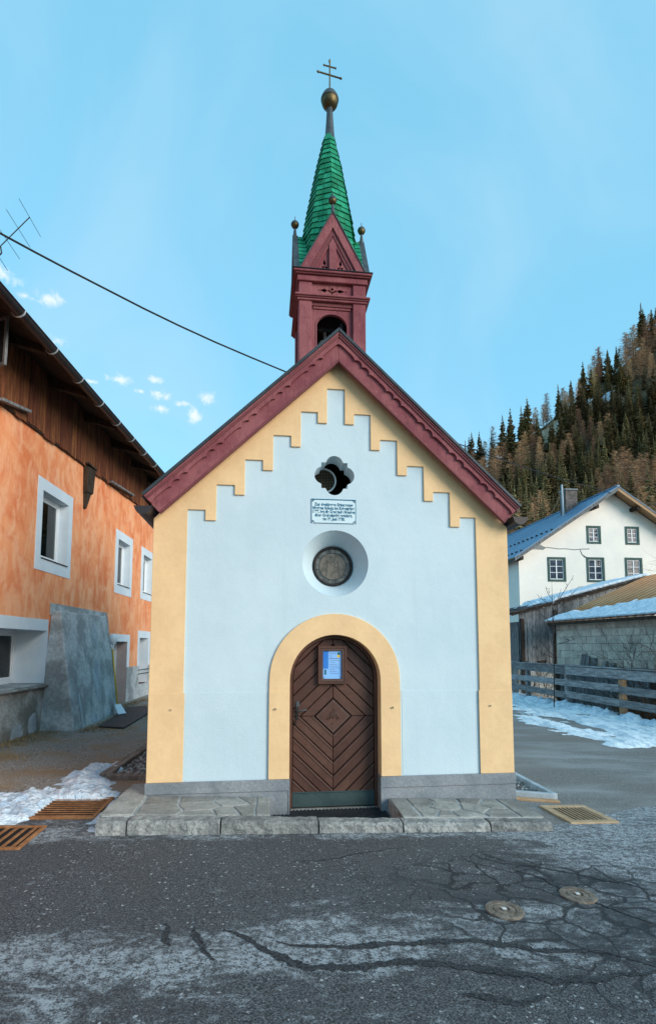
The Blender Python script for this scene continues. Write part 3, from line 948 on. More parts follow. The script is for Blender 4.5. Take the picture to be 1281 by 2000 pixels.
for k in range(8):
    a = 2 * math.pi * k / 8 + 0.2
    m.tube([(OX + 0.155 * math.cos(a), 0.25, OZ + 0.155 * math.sin(a)), (OX + 0.2 * math.cos(a), 0.25, OZ + 0.2 * math.sin(a))], 0.003, 4)
for sgn in (-1, 1):
    m.tube([(OX + sgn * 0.02, 0.25, OZ + 0.02), (OX + sgn * 0.06, 0.25, OZ + 0.06), (OX + sgn * 0.075, 0.25, OZ - 0.13)], 0.0025, 4)
m.tube([(OX - 0.03, 0.25, OZ + 0.11), (OX + 0.03, 0.25, OZ + 0.11), (OX + 0.02, 0.25, OZ + 0.05), (OX - 0.02, 0.25, OZ + 0.05), (OX - 0.03, 0.25, OZ + 0.11)], 0.0025, 4)
m.build('lead_came', M['lead'], win)

# round grille in the quatrefoil
gr = thing('vent_grille', None, None)
gr.parent = chapel
gc = on_y(632, 939, 0.34)
GXc, GZc, GR = gc.x, gc.z, 0.150
MB().lathe([(GR, 0.355), (GR, 0.335), (GR - 0.018, 0.335), (GR - 0.018, 0.355)], GXc, 0, 40, axis='y', cz=GZc).build('grille_ring', M['ring'], gr, smooth=False)
m = MB()
n_ = 14
for i in range(-n_ // 2, n_ // 2 + 1):
    d = i * 2 * (GR - 0.02) / n_
    hlf = math.sqrt(max(0, (GR - 0.02) ** 2 - d * d))
    if hlf > 0.01:
        m.tube([(GXc + d, 0.345, GZc - hlf), (GXc + d, 0.345, GZc + hlf)], 0.0022, 3)
        m.tube([(GXc - hlf, 0.349, GZc + d), (GXc + hlf, 0.349, GZc + d)], 0.0022, 3)
m.build('wire_mesh', M['mesh_wire'], gr)

# memorial plaque
PLX0, PLX1, PLZ0, PLZ1 = -0.285, 0.213, 3.049, 3.323
pq = thing('memorial_plaque', None, None)
pq.parent = chapel
MB().box(PLX0, PLX1, -0.006, 0.0, PLZ0, PLZ1).build('plaque_board', M['plaque'], pq)
m = MB()
w = 0.006
m.box(PLX0, PLX1, -0.009, -0.006, PLZ1 - 0.012, PLZ1)
m.box(PLX0 + 0.03, PLX1 - 0.03, -0.0085, -0.006, PLZ0, PLZ0 + w)
m.box(PLX0, PLX0 + w, -0.0085, -0.006, PLZ0 + 0.002, PLZ1 - 0.012)
m.box(PLX1 - w, PLX1, -0.0085, -0.006, PLZ0 + 0.002, PLZ1 - 0.012)
for sx_, xx in ((1, PLX0), (-1, PLX1)):
    for sz_, zz in ((1, PLZ0), (-1, PLZ1)):
        pts = []
        for i in range(7):
            a = math.pi / 2 * i / 6
            pts.append((xx + sx_ * 0.034 * math.cos(a), -0.008, zz + sz_ * 0.034 * math.sin(a)))
        m.tube(pts, 0.0035, 4)
        m.tube([(xx + sx_ * 0.004, -0.008, zz + sz_ * 0.004), (xx + sx_ * 0.02, -0.008, zz + sz_ * 0.02)], 0.004, 4)
m.build('plaque_frame', M['ink'], pq)
LINES = ["Zur dankbaren Erinnerung", "Mariens Schutz im Kriegsjahre", "1699, hat die Gemeinde Nauders", "diese Gedenktafel errichtet.", "am 18. Juni 1930."]
WID = [0.43, 0.468, 0.47, 0.42, 0.25]
for k, (s_, wd) in enumerate(zip(LINES, WID)):
    text_mesh('inscription_line', s_, 0.046, ((PLX0 + PLX1) / 2, -0.0066, 3.258 - k * 0.0405 - 0.012), M['ink'], pq, bold=0.0022, width=wd)

# verge boards with carved scallops
YV = -0.16
def S_pt(s, t, d):
    """point at distance t down the slope and d below the roof line"""
    return (s * (t * CA - d * SA), ZA - t * SA - d * CA)
def strip(s, d0, d1, y0, y1, low=None, tmax=LEN):
    up = [S_pt(s, -0.3, d0), S_pt(s, tmax, d0)]
    if low is None:
        lo = [S_pt(s, tmax, d1), S_pt(s, -0.3, d1)]
    else:
        lo = [S_pt(s, t_, d_) for t_, d_ in low[::-1]]
    poly = up + lo
    # mitre at the ridge
    poly = clip_any(poly, s)
    return MB().holed(poly, [], y0, y1)
def clip_any(poly, s):
    out, n = [], len(poly)
    for i in range(n):
        p, q = poly[i], poly[(i + 1) % n]
        dp, dq = s * p[0] - 0.0015, s * q[0] - 0.0015
        if dp >= 0: out.append(p)
        if dp * dq < 0:
            u = dp / (dp - dq)
            out.append((p[0] + (q[0] - p[0]) * u, p[1] + (q[1] - p[1]) * u))
    return out
low = [(-0.3, 0.128)]
tt = 0.10
pat = [(0.112, 0.030), (0.112, 0.030), (0.265, 0.020)]
k = 2
low.append((tt, 0.128))
while tt < LEN - 0.02:
    wv, e = pat[k % 3]
    wv = min(wv, LEN - tt)
    for i in range(1, 9):
        u = i / 8
        low.append((tt + wv * u, 0.130 - e * (math.sin(math.pi * u) ** (0.22 if wv > 0.2 else 0.6) if 0 < u < 1 else 0) - 0.002))
    tt += wv
    k += 1
for s in (-1, 1):
    vb = strip(s, 0.062, 0.25, YV + 0.012, YV + 0.05).build('verge_board', M['maroon'], chapel, bevel=0.003)
    strip(s, 0.062, 0.13, YV - 0.016, YV + 0.012, low=low).build('scalloped_board', M['maroon'], chapel)
    strip(s, 0.040, 0.066, YV - 0.030, YV + 0.012).build('verge_moulding', M['maroon_d'], chapel, bevel=0.004)
    strip(s, 0.026, 0.044, YV - 0.042, YV + 0.012).build('verge_fillet', M['maroon'], chapel, bevel=0.004)
    strip(s, 0.240, 0.262, YV + 0.002, YV + 0.05).build('verge_bead', M['maroon_d'], chapel, bevel=0.004)
    strip(s, -0.006, 0.026, YV - 0.055, YV + 0.02).build('verge_flashing', M['slate'], chapel, bevel=0.004)
    # roof slab and soffit
    m = MB()
    poly = clip_any([S_pt(s, -0.3, 0.0), S_pt(s, LEN + 0.02, 0.0), S_pt(s, LEN + 0.02, 0.05), S_pt(s, -0.3, 0.05)], s)
    m.holed(poly, [], YV + 0.02, 5.25)
    m.build('roof_slope', M['slate'], chapel)
    m = MB()
    poly = clip_any([S_pt(s, -0.3, 0.052), S_pt(s, LEN - 0.03, 0.052), S_pt(s, LEN - 0.03, 0.075), S_pt(s, -0.3, 0.075)], s)
    m.holed(poly, [], YV + 0.05, 5.2)
    m.build('soffit', M['maroon_d'], chapel)
    # half-round gutter
    gxx, gzz, gr_ = s * 2.035, 3.135, 0.085
    pr_o = [(gxx + gr_ * math.cos(math.pi + math.pi * i / 12), gzz + gr_ * math.sin(math.pi + math.pi * i / 12)) for i in range(13)]
    pr_i = [(gxx + (gr_ - 0.006) * math.cos(math.pi + math.pi * i / 12), gzz + (gr_ - 0.006) * math.sin(math.pi + math.pi * i / 12)) for i in range(13)]
    m = MB()
    m.holed(pr_o + pr_i[::-1], [], -0.2, 5.1)
    m.holed(pr_o, [], -0.206, -0.2)
    m.tube([(gxx - gr_, -0.2, gzz), (gxx - gr_, 5.1, gzz)], 0.008, 6)
    m.tube([(gxx + gr_, -0.2, gzz), (gxx + gr_, 5.1, gzz)], 0.008, 6)
    m.build('gutter', M['gutter'], chapel)

# ---- bell turret
TX, TY, TH = 0.012, 0.885, 0.418
tur = thing('bell_turret', None, None)
tur.parent = chapel
def side_xf(k):
    return Matrix.Translation((TX, TY, 0)) @ Matrix.Rotation(k * math.pi / 2, 4, 'Z')
PW = 0.162
for cxs, cys in ((-1, -1), (1, -1), (1, 1), (-1, 1)):
    x0, x1 = sorted((TX + cxs * TH, TX + cxs * (TH - PW)))
    y0, y1 = sorted((TY + cys * TH, TY + cys * (TH - PW)))
    MB().box(x0, x1, y0, y1, 4.2, 6.2).build('corner_post', M['maroon'], tur, bevel=0.008)
def leafhole(x, z, L, W, ang):
    W *= 1.55
    pts = [(0, -W * 0.15), (L * 0.35, -W), (L, 0), (L * 0.35, W), (0, W * 0.15)]
    ca, sa = math.cos(ang), math.sin(ang)
    return [(x + p[0] * ca - p[1] * sa, z + p[0] * sa + p[1] * ca) for p in pts]
for k in range(4):
    xf = side_xf(k)
    pw = TH - PW + 0.003
    MB(xf).holed([(-pw, 4.2), (pw, 4.2), (pw, 5.95), (-pw, 5.95)], [arch(0, 0.188, 4.9, 5.66, rz=0.158)], -TH + 0.05, -TH + 0.085).build('arch_panel', M['maroon'], tur)
    arx = arch(0, 0.206, 5.0, 5.66, rz=0.178)[::-1] + arch(0, 0.188, 5.0, 5.66, rz=0.158)
    MB(xf).holed(arx, [], -TH + 0.042, -TH + 0.05).build('arch_trim', M['maroon'], tur)
    MB(xf).box(-pw, pw, -TH + 0.022, -TH + 0.05, 5.905, 5.95).build('lintel_step', M['maroon_d'], tur, bevel=0.004)
    MB(xf).box(-pw + 0.02, pw - 0.02, -TH + 0.035, -TH + 0.05, 5.875, 5.905).build('lintel_step', M['maroon'], tur, bevel=0.004)
    # frieze with pierced ornament
    holes = [leafhole(-0.06, 6.12, 0.10, 0.016, math.pi), leafhole(0.06, 6.12, 0.10, 0.016, 0), circle(-0.042, 6.12, 0.014, 8), circle(0.042, 6.12, 0.014, 8),
             leafhole(0, 6.125, 0.04, 0.016, math.pi / 2), leafhole(0.006, 6.112, 0.033, 0.011, R(-25)), leafhole(-0.006, 6.112, 0.033, 0.011, R(205)), leafhole(0, 6.106, 0.035, 0.01, -math.pi / 2),
             circle(-0.172, 6.12, 0.009, 8), circle(0.172, 6.12, 0.009, 8)]
    MB(xf).holed([(-pw, 6.0), (pw, 6.0), (pw, 6.22), (-pw, 6.22)], holes, -TH + 0.032, -TH + 0.05).build('frieze_panel', M['maroon'], tur)
    MB(xf).box(-pw + 0.02, pw - 0.02, -TH + 0.07, -TH + 0.09, 6.03, 6.2).build('frieze_backing', M['black'], tur)
def course(name, half, z0, z1, mat):
    MB().box(TX - half, TX + half, TY - half, TY + half, z0, z1).build(name, mat, tur, bevel=0.006)
course('lower_cornice', 0.438, 5.950, 5.975, M['maroon'])
course('lower_cornice', 0.452, 5.975, 5.995, M['maroon_d'])
course('lower_cornice', 0.468, 5.995, 6.022, M['maroon'])
course('upper_cornice', 0.440, 6.200, 6.272, M['maroon'])
course('upper_cornice', 0.468, 6.272, 6.290, M['maroon_d'])
course('upper_cornice', 0.488, 6.290, 6.318, M['maroon'])
course('cornice_flashing', 0.500, 6.318, 6.332, M['slate'])
# dark inside
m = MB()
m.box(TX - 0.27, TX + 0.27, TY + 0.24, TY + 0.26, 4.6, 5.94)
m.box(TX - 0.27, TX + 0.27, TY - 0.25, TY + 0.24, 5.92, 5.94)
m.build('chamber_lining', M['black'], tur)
# gables on the four sides
GB, GA, GY = 0.405, 0.775, 0.468            # half base, height, distance of the face
for k in range(4):
    xf = side_xf(k)
    z0 = 6.334
    def tri(half, zb, ht):
        return [(-half, zb), (half, zb), (0, zb + ht)]
    r_ = GA / GB
    hb1 = GB - 0.105
    MB(xf).holed(tri(GB, z0, GA), [tri(hb1, z0 + 0.0005, hb1 * r_)], -GY, -GY + 0.05).build('gable_frame', M['maroon'], tur)
    hb2 = hb1 - 0.05
    MB(xf).holed(tri(hb1, z0 + 0.0005, hb1 * r_), [tri(hb2, z0 + 0.001, hb2 * r_)], -GY + 0.022, -GY + 0.06).build('gable_moulding', M['maroon_d'], tur)
    hb3 = hb2 - 0.03
    MB(xf).holed(tri(hb2, z0 + 0.001, hb2 * r_), [tri(hb3, z0 + 0.0015, hb3 * r_)], -GY + 0.036, -GY + 0.065).build('gable_moulding', M['maroon'], tur)
    holes = []
    for s in (-1, 1):
        x = s * 0.098
        tl = R(4) * s
        holes += [leafhole(x, z0 + 0.095, 0.09, 0.012, math.pi / 2 + tl * -1), leafhole(x + 0.008, z0 + 0.062, 0.035, 0.012, R(35)), leafhole(x - 0.008, z0 + 0.062, 0.035, 0.012, R(145)),
                  leafhole(x, z0 + 0.072, 0.022, 0.01, math.pi / 2), leafhole(x, z0 + 0.056, 0.034, 0.012, -math.pi / 2), circle(x, z0 + 0.014, 0.009, 7)]
    MB(xf).holed(tri(hb3, z0 + 0.0015, hb3 * r_), holes, -GY + 0.055, -GY + 0.07).build('gable_panel', M['maroon'], tur)
    MB(xf).holed(tri(hb3, z0 + 0.0015, hb3 * r_ - 0.05), [], -GY + 0.085, -GY + 0.09).build('gable_backing', M['black'], tur)
    MB(xf).holed([(-0.045, z0 + 0.002), (0.045, z0 + 0.002), (0.045, z0 + 0.36), (0, z0 + 0.45), (-0.045, z0 + 0.36)], [], -GY + 0.018, -GY + 0.058).build('gable_post', M['maroon'], tur, bevel=0.004)
    MB(xf).holed(tri(GB - 0.004, z0, GA - 0.008), [], -GY + 0.095, -0.06).build('gable_roof', M['green'], tur)
    # flashing along the gable edges
    e = MB(xf)
    for s in (-1, 1):
        a, b = Vector((s * (GB + 0.012), 0, z0 - 0.0)), Vector((0, 0, z0 + GA + 0.022))
        e.hexa([(a.x, -GY - 0.012, a.z), (b.x, -GY - 0.012, b.z), (b.x, -GY + 0.06, b.z), (a.x, -GY + 0.06, a.z)],
               [(a.x - s * 0.012, -GY - 0.012, a.z), (b.x, -GY - 0.012, b.z - 0.024), (b.x, -GY + 0.06, b.z - 0.024), (a.x - s * 0.012, -GY + 0.06, a.z)])
    e.build('gable_flashing', M['lead'], tur)
    for s in (-1, 1):
        nr = 9
        for q in range(nr):
            a_, b_ = q / nr, (q + 1.25) / nr
            def gp_(u_, o_):
                return (s * (GB * (1 - u_) + o_), z0 + GA * u_ + o_ * .5)
            A1, A2, B1, B2 = gp_(a_, .004), gp_(a_, .016), gp_(min(1, b_), .002), gp_(min(1, b_), .006)
            MB(xf).hexa([(A1[0], -GY + .06, A1[1]), (A1[0], -.15, A1[1]), (B1[0], -.15, B1[1]), (B1[0], -GY + .06, B1[1])], [(A2[0], -GY + .06, A2[1]), (A2[0], -.15, A2[1]), (B2[0], -.15, B2[1]), (B2[0], -GY + .06, B2[1])]).build('gable_shingle', M['green'], tur)
    zt = z0 + GA
    fn = MB(xf)
    fn.lathe([(0.028, zt - 0.03), (0.022, zt + 0.05), (0.010, zt + 0.14)], 0, -GY + 0.02, 8)
    fn.lathe([(0.006, zt + 0.21), (0.005, zt + 0.27), (0.001, zt + 0.30)], 0, -GY + 0.02, 6)
    fn.build('gable_spike', M['lead'], tur)
    fb = MB(xf)
    fb.lathe([(0.008, zt + 0.125)] + [(0.050 * math.sin(math.pi * i / 10), zt + 0.17 - 0.050 * math.cos(math.pi * i / 10)) for i in range(1, 10)] + [(0.008, zt + 0.216)], 0, -GY + 0.02, 14)
    fb.build('gable_ball', M['brass'], tur, smooth=True)
    fc = MB(xf)
    fc.lathe([(0.053, zt + 0.168), (0.054, zt + 0.182), (0.042, zt + 0.207), (0.012, zt + 0.228)], 0, -GY + 0.02, 14)
    fc.build('gable_ball_cap', M['lead'], tur, smooth=True)

# ---- spire
def RS(z):
    tab = [(6.30, 0.455), (6.6, 0.425), (7.36, 0.315), (8.1, 0.178), (8.57, 0.072)]
    for (a, ra), (b, rb) in zip(tab, tab[1:]):
        if z <= b:
            return ra + (rb - ra) * (z - a) / (b - a)
    return tab[-1][1]
SX, SY = 0.022, TY
def RV(k, z):
    # the ridges over the four gables stay behind the gable boards
    return min(RS(z), 0.352 + max(0, z - 7.0) * 2) if k % 2 == 0 else RS(z)
spire = MB()
zs_ = [6.30, 6.6, 7.0, 7.2, 7.36, 8.1, 8.57]
vs, fs = [], []
for z in zs_:
    for k in range(8):
        a = -math.pi / 2 + k * math.pi / 4
        rk = RV(k, z) - 0.012
        vs.append((SX + rk * math.cos(a), SY + rk * math.sin(a), z))
for i in range(len(zs_) - 1):
    for k in range(8):
        j = (k + 1) % 8
        fs.append((i * 8 + k, i * 8 + j, (i + 1) * 8 + j, (i + 1) * 8 + k))
spire.add(vs, fs)
spire = spire.build('spire', M['green'], chapel)
rs = random.Random(3)
back = MB()
z = 6.36
while z < 8.55:
    hgt = 0.086
    r0, r1 = RS(z - 0.02) + 0.010, RS(z + hgt) - 0.006
    for k in range(8):
        a0, a1 = -math.pi / 2 + k * math.pi / 4, -math.pi / 2 + (k + 1) * math.pi / 4
        ra, rb_ = RV(k, z - .02) + 0.006, RV(k + 1, z - .02) + 0.006
        rc_, rd_ = RV(k, z + hgt) - 0.006, RV(k + 1, z + hgt) - 0.006
        p0 = Vector((SX + ra * math.cos(a0), SY + ra * math.sin(a0), z - 0.02))
        p1 = Vector((SX + rb_ * math.cos(a1), SY + rb_ * math.sin(a1), z - 0.02))
        q0 = Vector((SX + rc_ * math.cos(a0), SY + rc_ * math.sin(a0), z + hgt))
        q1 = Vector((SX + rd_ * math.cos(a1), SY + rd_ * math.sin(a1), z + hgt))
        wd = (p1 - p0).length
        n = max(1, int(round(wd / 0.105)))
        cuts = [0] + sorted((i + rs.uniform(-0.18, 0.18)) / n for i in range(1, n)) + [1]
        nrm = (p1 - p0).cross(q0 - p0).normalized()
        for c0, c1 in zip(cuts, cuts[1:]):
            gp = 0.0018 / wd
            c0_, c1_ = c0 + (gp if c0 > 0 else 0), c1 - (gp if c1 < 1 else 0)
            dz = Vector((0, 0, rs.uniform(-0.006, 0.006)))
            lo = [p0.lerp(p1, c0_) + dz, p0.lerp(p1, c1_) + dz + Vector((0, 0, rs.uniform(-0.004, 0.004)))]
            hi = [q0.lerp(q1, c0_), q0.lerp(q1, c1_)]
            th = nrm * rs.uniform(0.005, 0.010)
            front_face = k in (0, 7, 6, 1)
            mb = MB() if front_face else back
            mb.hexa([lo[0], lo[1], hi[1], hi[0]], [lo[0] + th, lo[1] + th, hi[1] + nrm * 0.003, hi[0] + nrm * 0.003])
            if front_face:
                mb.build('shingle', M['green'], spire)
    z += hgt
tag(back.build('rear_shingles', M['green'], spire), kind='stuff')
fin = thing('spire_finial', None, None)
fin.parent = chapel
FX, FY = SX + 0.008, SY
MB().lathe([(0.078, 8.55), (0.066, 8.60), (0.052, 8.80), (0.040, 9.02)], FX, FY, 14).build('finial_shaft', M['lead'], fin, smooth=True)
prof = []
for i in range(15):
    a = math.pi * i / 14
    prof.append((max(0.03, 0.115 * math.sin(a)), 9.145 - (0.13 if a < math.pi / 2 else 0.16) * math.cos(a)))
MB().lathe([p for p in prof if p[1] < 9.19], FX, FY, 24).build('finial_ball', M['brass'], fin, smooth=True)
MB().lathe([(0.121, 9.15), (0.122, 9.165), (0.112, 9.20), (0.085, 9.25), (0.05, 9.29), (0.012, 9.32)], FX, FY, 24).build('finial_cap', M['lead'], fin, smooth=True)
cr = MB()
def bar(p, q, w):
    cr.tube([p, Vector(p).lerp(Vector(q), 0.06), Vector(p).lerp(Vector(q), 0.1), Vector(p).lerp(Vector(q), 0.9), Vector(p).lerp(Vector(q), 0.94), q], [0.002, w * 1.7, w, w, w * 1.7, 0.002], 6)
cr.tube([(FX, FY, 9.28), (FX, FY, 9.72), (FX, FY, 9.745), (FX, FY, 9.785)], [0.011, 0.010, 0.018, 0.002], 6)
bar((FX - 0.185, FY - 0.02, 9.548), (FX + 0.178, FY + 0.02, 9.525), 0.011)
bar((FX - 0.095, FY - 0.01, 9.668), (FX + 0.095, FY + 0.01, 9.66), 0.010)
cr.build('double_cross', M['brass'], fin)

# bell and its chain
M['bell'] = pmat('bell_bronze', (0.16, 0.16, 0.145), (0.24, 0.235, 0.21), 6, bump=0.1, rough=0.5, metal=0.3)
bell = thing('bell', 'grey bell hanging in the arched opening of the maroon turret', 'bell', (TX - 0.06, TY - 0.1, 5.4))
bx, by = TX - 0.06, TY - 0.1
MB().lathe([(0.165, 5.34), (0.16, 5.37), (0.115, 5.46), (0.10, 5.55), (0.075, 5.60), (0.02, 5.615), (0.02, 5.74)], bx, by, 24).build('bell_body', M['bell'], bell, smooth=True)
MB().box(bx - 0.21, bx + 0.31, by - 0.03, by + 0.03, 5.74, 5.80).build('bell_yoke', M['iron'], bell, bevel=0.004)
ch = thing('bell_chain', 'short iron chain hanging beside the bell in the turret opening', 'chain', (TX + 0.13, TY - 0.3, 5.5))
for k in range(7):
    z = 5.72 - k * 0.05
    pts = []
    for i in range(9):
        a = 2 * math.pi * i / 8
        pts.append((TX + 0.13 + (0.013 * math.cos(a) if k % 2 == 0 else 0.003), TY - 0.3 + (0 if k % 2 == 0 else 0.013 * math.cos(a)), z + 0.03 * math.sin(a)))
    MB().tube(pts, 0.005, 4).build('chain_link', M['lead'], ch)

# ------------------------------------------------------------------ paving in front
def ap_top(x):
    return 0.164 - 0.0400 * (x + 1.15)
apron = thing('stone_apron', 'low grey stone apron of kerb stones and crazy paving in front of the chapel', 'paving', (0, -0.4, 0))
rs = random.Random(11)
def slab(poly, name, top_off=0.0, thick=0.06, bev=0.006, mat='stone'):
    m = MB()
    cxp = sum(p[0] for p in poly) / len(poly)
    tz = rs.uniform(-0.003, 0.003)
    n = len(poly)
    ar = sum(poly[i][0] * poly[(i + 1) % n][1] - poly[(i + 1) % n][0] * poly[i][1] for i in range(n))
    if ar < 0: poly = poly[::-1]
    vs = [(x, y, ap_top(x) + top_off - thick) for x, y in poly] + [(x, y, ap_top(x) + top_off + tz) for x, y in poly]
    fs = [tuple(range(n))[::-1], tuple(range(n, 2 * n))] + [(i, (i + 1) % n, n + (i + 1) % n, n + i) for i in range(n)]
    m.add(vs, fs)
    return m.build(name, M[mat], apron, bevel=bev)
kx = [-2.215, -1.952, -1.150, -0.280, 0.500, 1.335, 1.955]
for a, b in zip(kx, kx[1:]):
    nseg = max(3, int((b - a) / 0.05))
    m = MB()
    front, top = [], []
    rows = []
    for i in range(nseg + 1):
        x = a + 0.007 + (b - a - 0.014) * i / nseg
        edge = 1.0 if 0 < i < nseg else 0.4
        jf = rs.uniform(-0.007, 0.007) * edge
        zt = ap_top(x) - 0.012 + rs.uniform(-0.005, 0.005) + 0.006 * math.sin(a * 9)
        zb = g0(x, -0.8) - 0.03
        rows.append([(x, -0.665, zb), (x, -0.665, zt), (x, -0.79 + jf * 0.5, zt + rs.uniform(-0.003, 0.003)), (x, -0.815 + jf, zt - 0.02), (x, -0.82 + rs.uniform(-0.007, 0.007), (zt + zb) / 2), (x, -0.825 + jf, zb)])
    vs = [p for r_ in rows for p in r_]
    fs = []
    for i in range(nseg):
        for j in range(6):
            k = (j + 1) % 6
            fs.append((i * 6 + j, i * 6 + k, (i + 1) * 6 + k, (i + 1) * 6 + j))
    fs.append(tuple(range(6))[::-1])
    fs.append(tuple(nseg * 6 + j for j in range(6)))
    m.add(vs, fs)
    m.build('kerb_stone', M['kerb'], apron)
def voronoi(rect, seeds, gap):
    x0, x1, y0, y1 = rect
    for i, s in enumerate(seeds):
        p = [(x0, y0), (x1, y0), (x1, y1), (x0, y1)]
        for j, q in enumerate(seeds):
            if i == j or not p: continue
            d = Vector((q[0] - s[0], q[1] - s[1]))
            L = d.length
            d /= L
            mid = ((s[0] + q[0]) / 2, (s[1] + q[1]) / 2)
            p = clip(p, -d.x, -d.y, -(d.x * mid[0] + d.y * mid[1]) + gap / 2)
        if p and len(p) >= 3:
            yield p
def rough(poly):
    out = []
    n = len(poly)
    for i in range(n):
        p, q = poly[i], poly[(i + 1) % n]
        out.append(p)
        L = math.hypot(q[0] - p[0], q[1] - p[1])
        if L > 0.12:
            nx_, ny_ = -(q[1] - p[1]) / L, (q[0] - p[0]) / L
            for u in (0.33, 0.67):
                e = rs.uniform(-0.009, 0.009)
                out.append((p[0] + (q[0] - p[0]) * u + nx_ * e, p[1] + (q[1] - p[1]) * u + ny_ * e))
    return out
for rect, seeds in (((-1.915, -0.86, -0.645, -0.045), [(-1.78, -0.15), (-1.72, -0.5), (-1.42, -0.12), (-1.38, -0.38), (-1.33, -0.62), (-1.08, -0.2), (-0.93, -0.5), (-0.9, -0.1), (-1.12, -0.56)]),
                    ((0.735, 1.70, -0.645, -0.045), [(0.82, -0.55), (0.85, -0.15), (1.08, -0.3), (1.12, -0.08), (1.18, -0.6), (1.36, -0.36), (1.42, -0.1), (1.6, -0.22), (1.58, -0.55), (0.98, -0.62)])):
    for p in voronoi(rect, seeds, 0.026):
        slab(rough(p), 'flagstone')
slab(rough([(-2.225, -0.65), (-1.945, -0.65), (-1.955, -0.0), (-2.01, 0.42), (-2.18, 0.42)]), 'flagstone')
slab(rough([(-0.838, -0.648), (-0.715, -0.648), (-0.715, -0.042), (-0.838, -0.042)]), 'flagstone')
slab(rough([(0.535, -0.648), (0.71, -0.648), (0.712, -0.042), (0.55, -0.042)]), 'flagstone')
slab(rough([(1.725, -0.648), (1.95, -0.648), (1.975, -0.02), (1.83, -0.042), (1.73, -0.042)]), 'flagstone')
for a, b, yb in ((-2.20, -0.722, -0.035), (0.542, 1.94, -0.035)):
    m = MB()
    m.hexa([(a, -0.664, g0(a, 0) - 0.05), (b, -0.664, g0(b, 0) - 0.05), (b, yb, g0(b, 0) - 0.05), (a, yb, g0(a, 0) - 0.05)],
           [(a, -0.664, ap_top(a) - 0.010), (b, -0.664, ap_top(b) - 0.010), (b, yb, ap_top(b) - 0.010), (a, yb, ap_top(a) - 0.010)])
    m.build('mortar_bed', M['mortar'], apron)
tag(MB().box(-0.78, 0.62, -0.664, 0.176, -0.12, -0.062).build('entrance_floor', M['cement']), kind='structure')
tag(MB().box(DX - 0.497, DX + 0.497, 0.13, 0.3, -0.06, -0.042).build('threshold', M['stone'], chapel))
mat_ = thing('door_mat', 'black rubber grid mat sunk in the entrance before the brown door', 'mat', (0, -0.25, -0.06))
MB().box(-0.70, 0.52, -0.645, 0.12, -0.0615, -0.050).build('mat_base', M['rubber'], mat_)
m = MB()
iy = 0
y = -0.63
while y < 0.11:
    x = -0.69 + (0.02 if iy % 2 else 0)
    while x < 0.51:
        m.hexa([(x, y, -0.05), (x + 0.026, y, -0.05), (x + 0.026, y + 0.022, -0.05), (x, y + 0.022, -0.05)],
               [(x + 0.005, y + 0.004, -0.036), (x + 0.021, y + 0.004, -0.036), (x + 0.021, y + 0.018, -0.036), (x + 0.005, y + 0.018, -0.036)])
        x += 0.04
    y += 0.034
    iy += 1
tag(m.build('mat_studs', M['rubber'], mat_), kind='stuff')

# ------------------------------------------------------------------ drains and covers
def grate(name, label, x0, x1, y0, y1, along, n, mat, rot=0.0, group=None, fwid=0.035):
    cx_, cy_ = (x0 + x1) / 2, (y0 + y1) / 2
    t_ = thing(name, label, 'drain grate', (cx_, cy_, g0(cx_, cy_)), group)
    xf = Matrix.Translation((cx_, cy_, g0(cx_, cy_))) @ Matrix.Rotation(R(1.72), 4, 'Y') @ Matrix.Rotation(rot, 4, 'Z')
    a, b = (x1 - x0) / 2, (y1 - y0) / 2
    fw = fwid
    m = MB(xf)
    m.box(-a, a, -b, -b + fw, -0.03, 0.018).box(-a, a, b - fw, b, -0.03, 0.018).box(-a, -a + fw, -b + fw, b - fw, -0.03, 0.0175).box(a - fw, a, -b + fw, b - fw, -0.03, 0.0175)
    m.build('grate_frame', mat, t_, bevel=0.004)
    for i in range(n):
        u = (i + 0.5) / n
        if along == 'x':
            yy = -b + fw + (2 * b - 2 * fw) * u
            hw = (b - fw) / n * 0.40
            MB(xf).box(-a + fw, a - fw, yy - hw, yy + hw, 0.007, 0.014).build('grate_bar', mat, t_, bevel=0.004)
        else:
            xx = -a + fw + (2 * a - 2 * fw) * u
            hw = (a - fw) / n * 0.42
            MB(xf).box(xx - hw, xx + hw, -b + fw, b - fw, 0.005, 0.014).build('grate_bar', mat, t_, bevel=0.004)
    MB(xf).box(-a + 0.005, a - 0.005, -b + 0.005, b - 0.005, 0.0015, 0.004).build('grate_pit', M['black'], t_)
    return t_
grate('drain_grate', 'rusty brown drain grate half ringed by snow left of the chapel', -3.02, -2.35, -0.37, 0.33, 'x', 9, M['rust'], group=None)
grate('drain_grate', 'rusty slotted drain grate cut off by the left edge of the street', -3.30, -2.69, -1.13, -0.58, 'y', 7, M['rust'])
grate('drain_grate', 'pale dusty drain grate in the asphalt right of the chapel', 2.23, 2.76, -0.62, -0.03, 'y', 8, M['rust_pale'], rot=R(2), fwid=0.075)
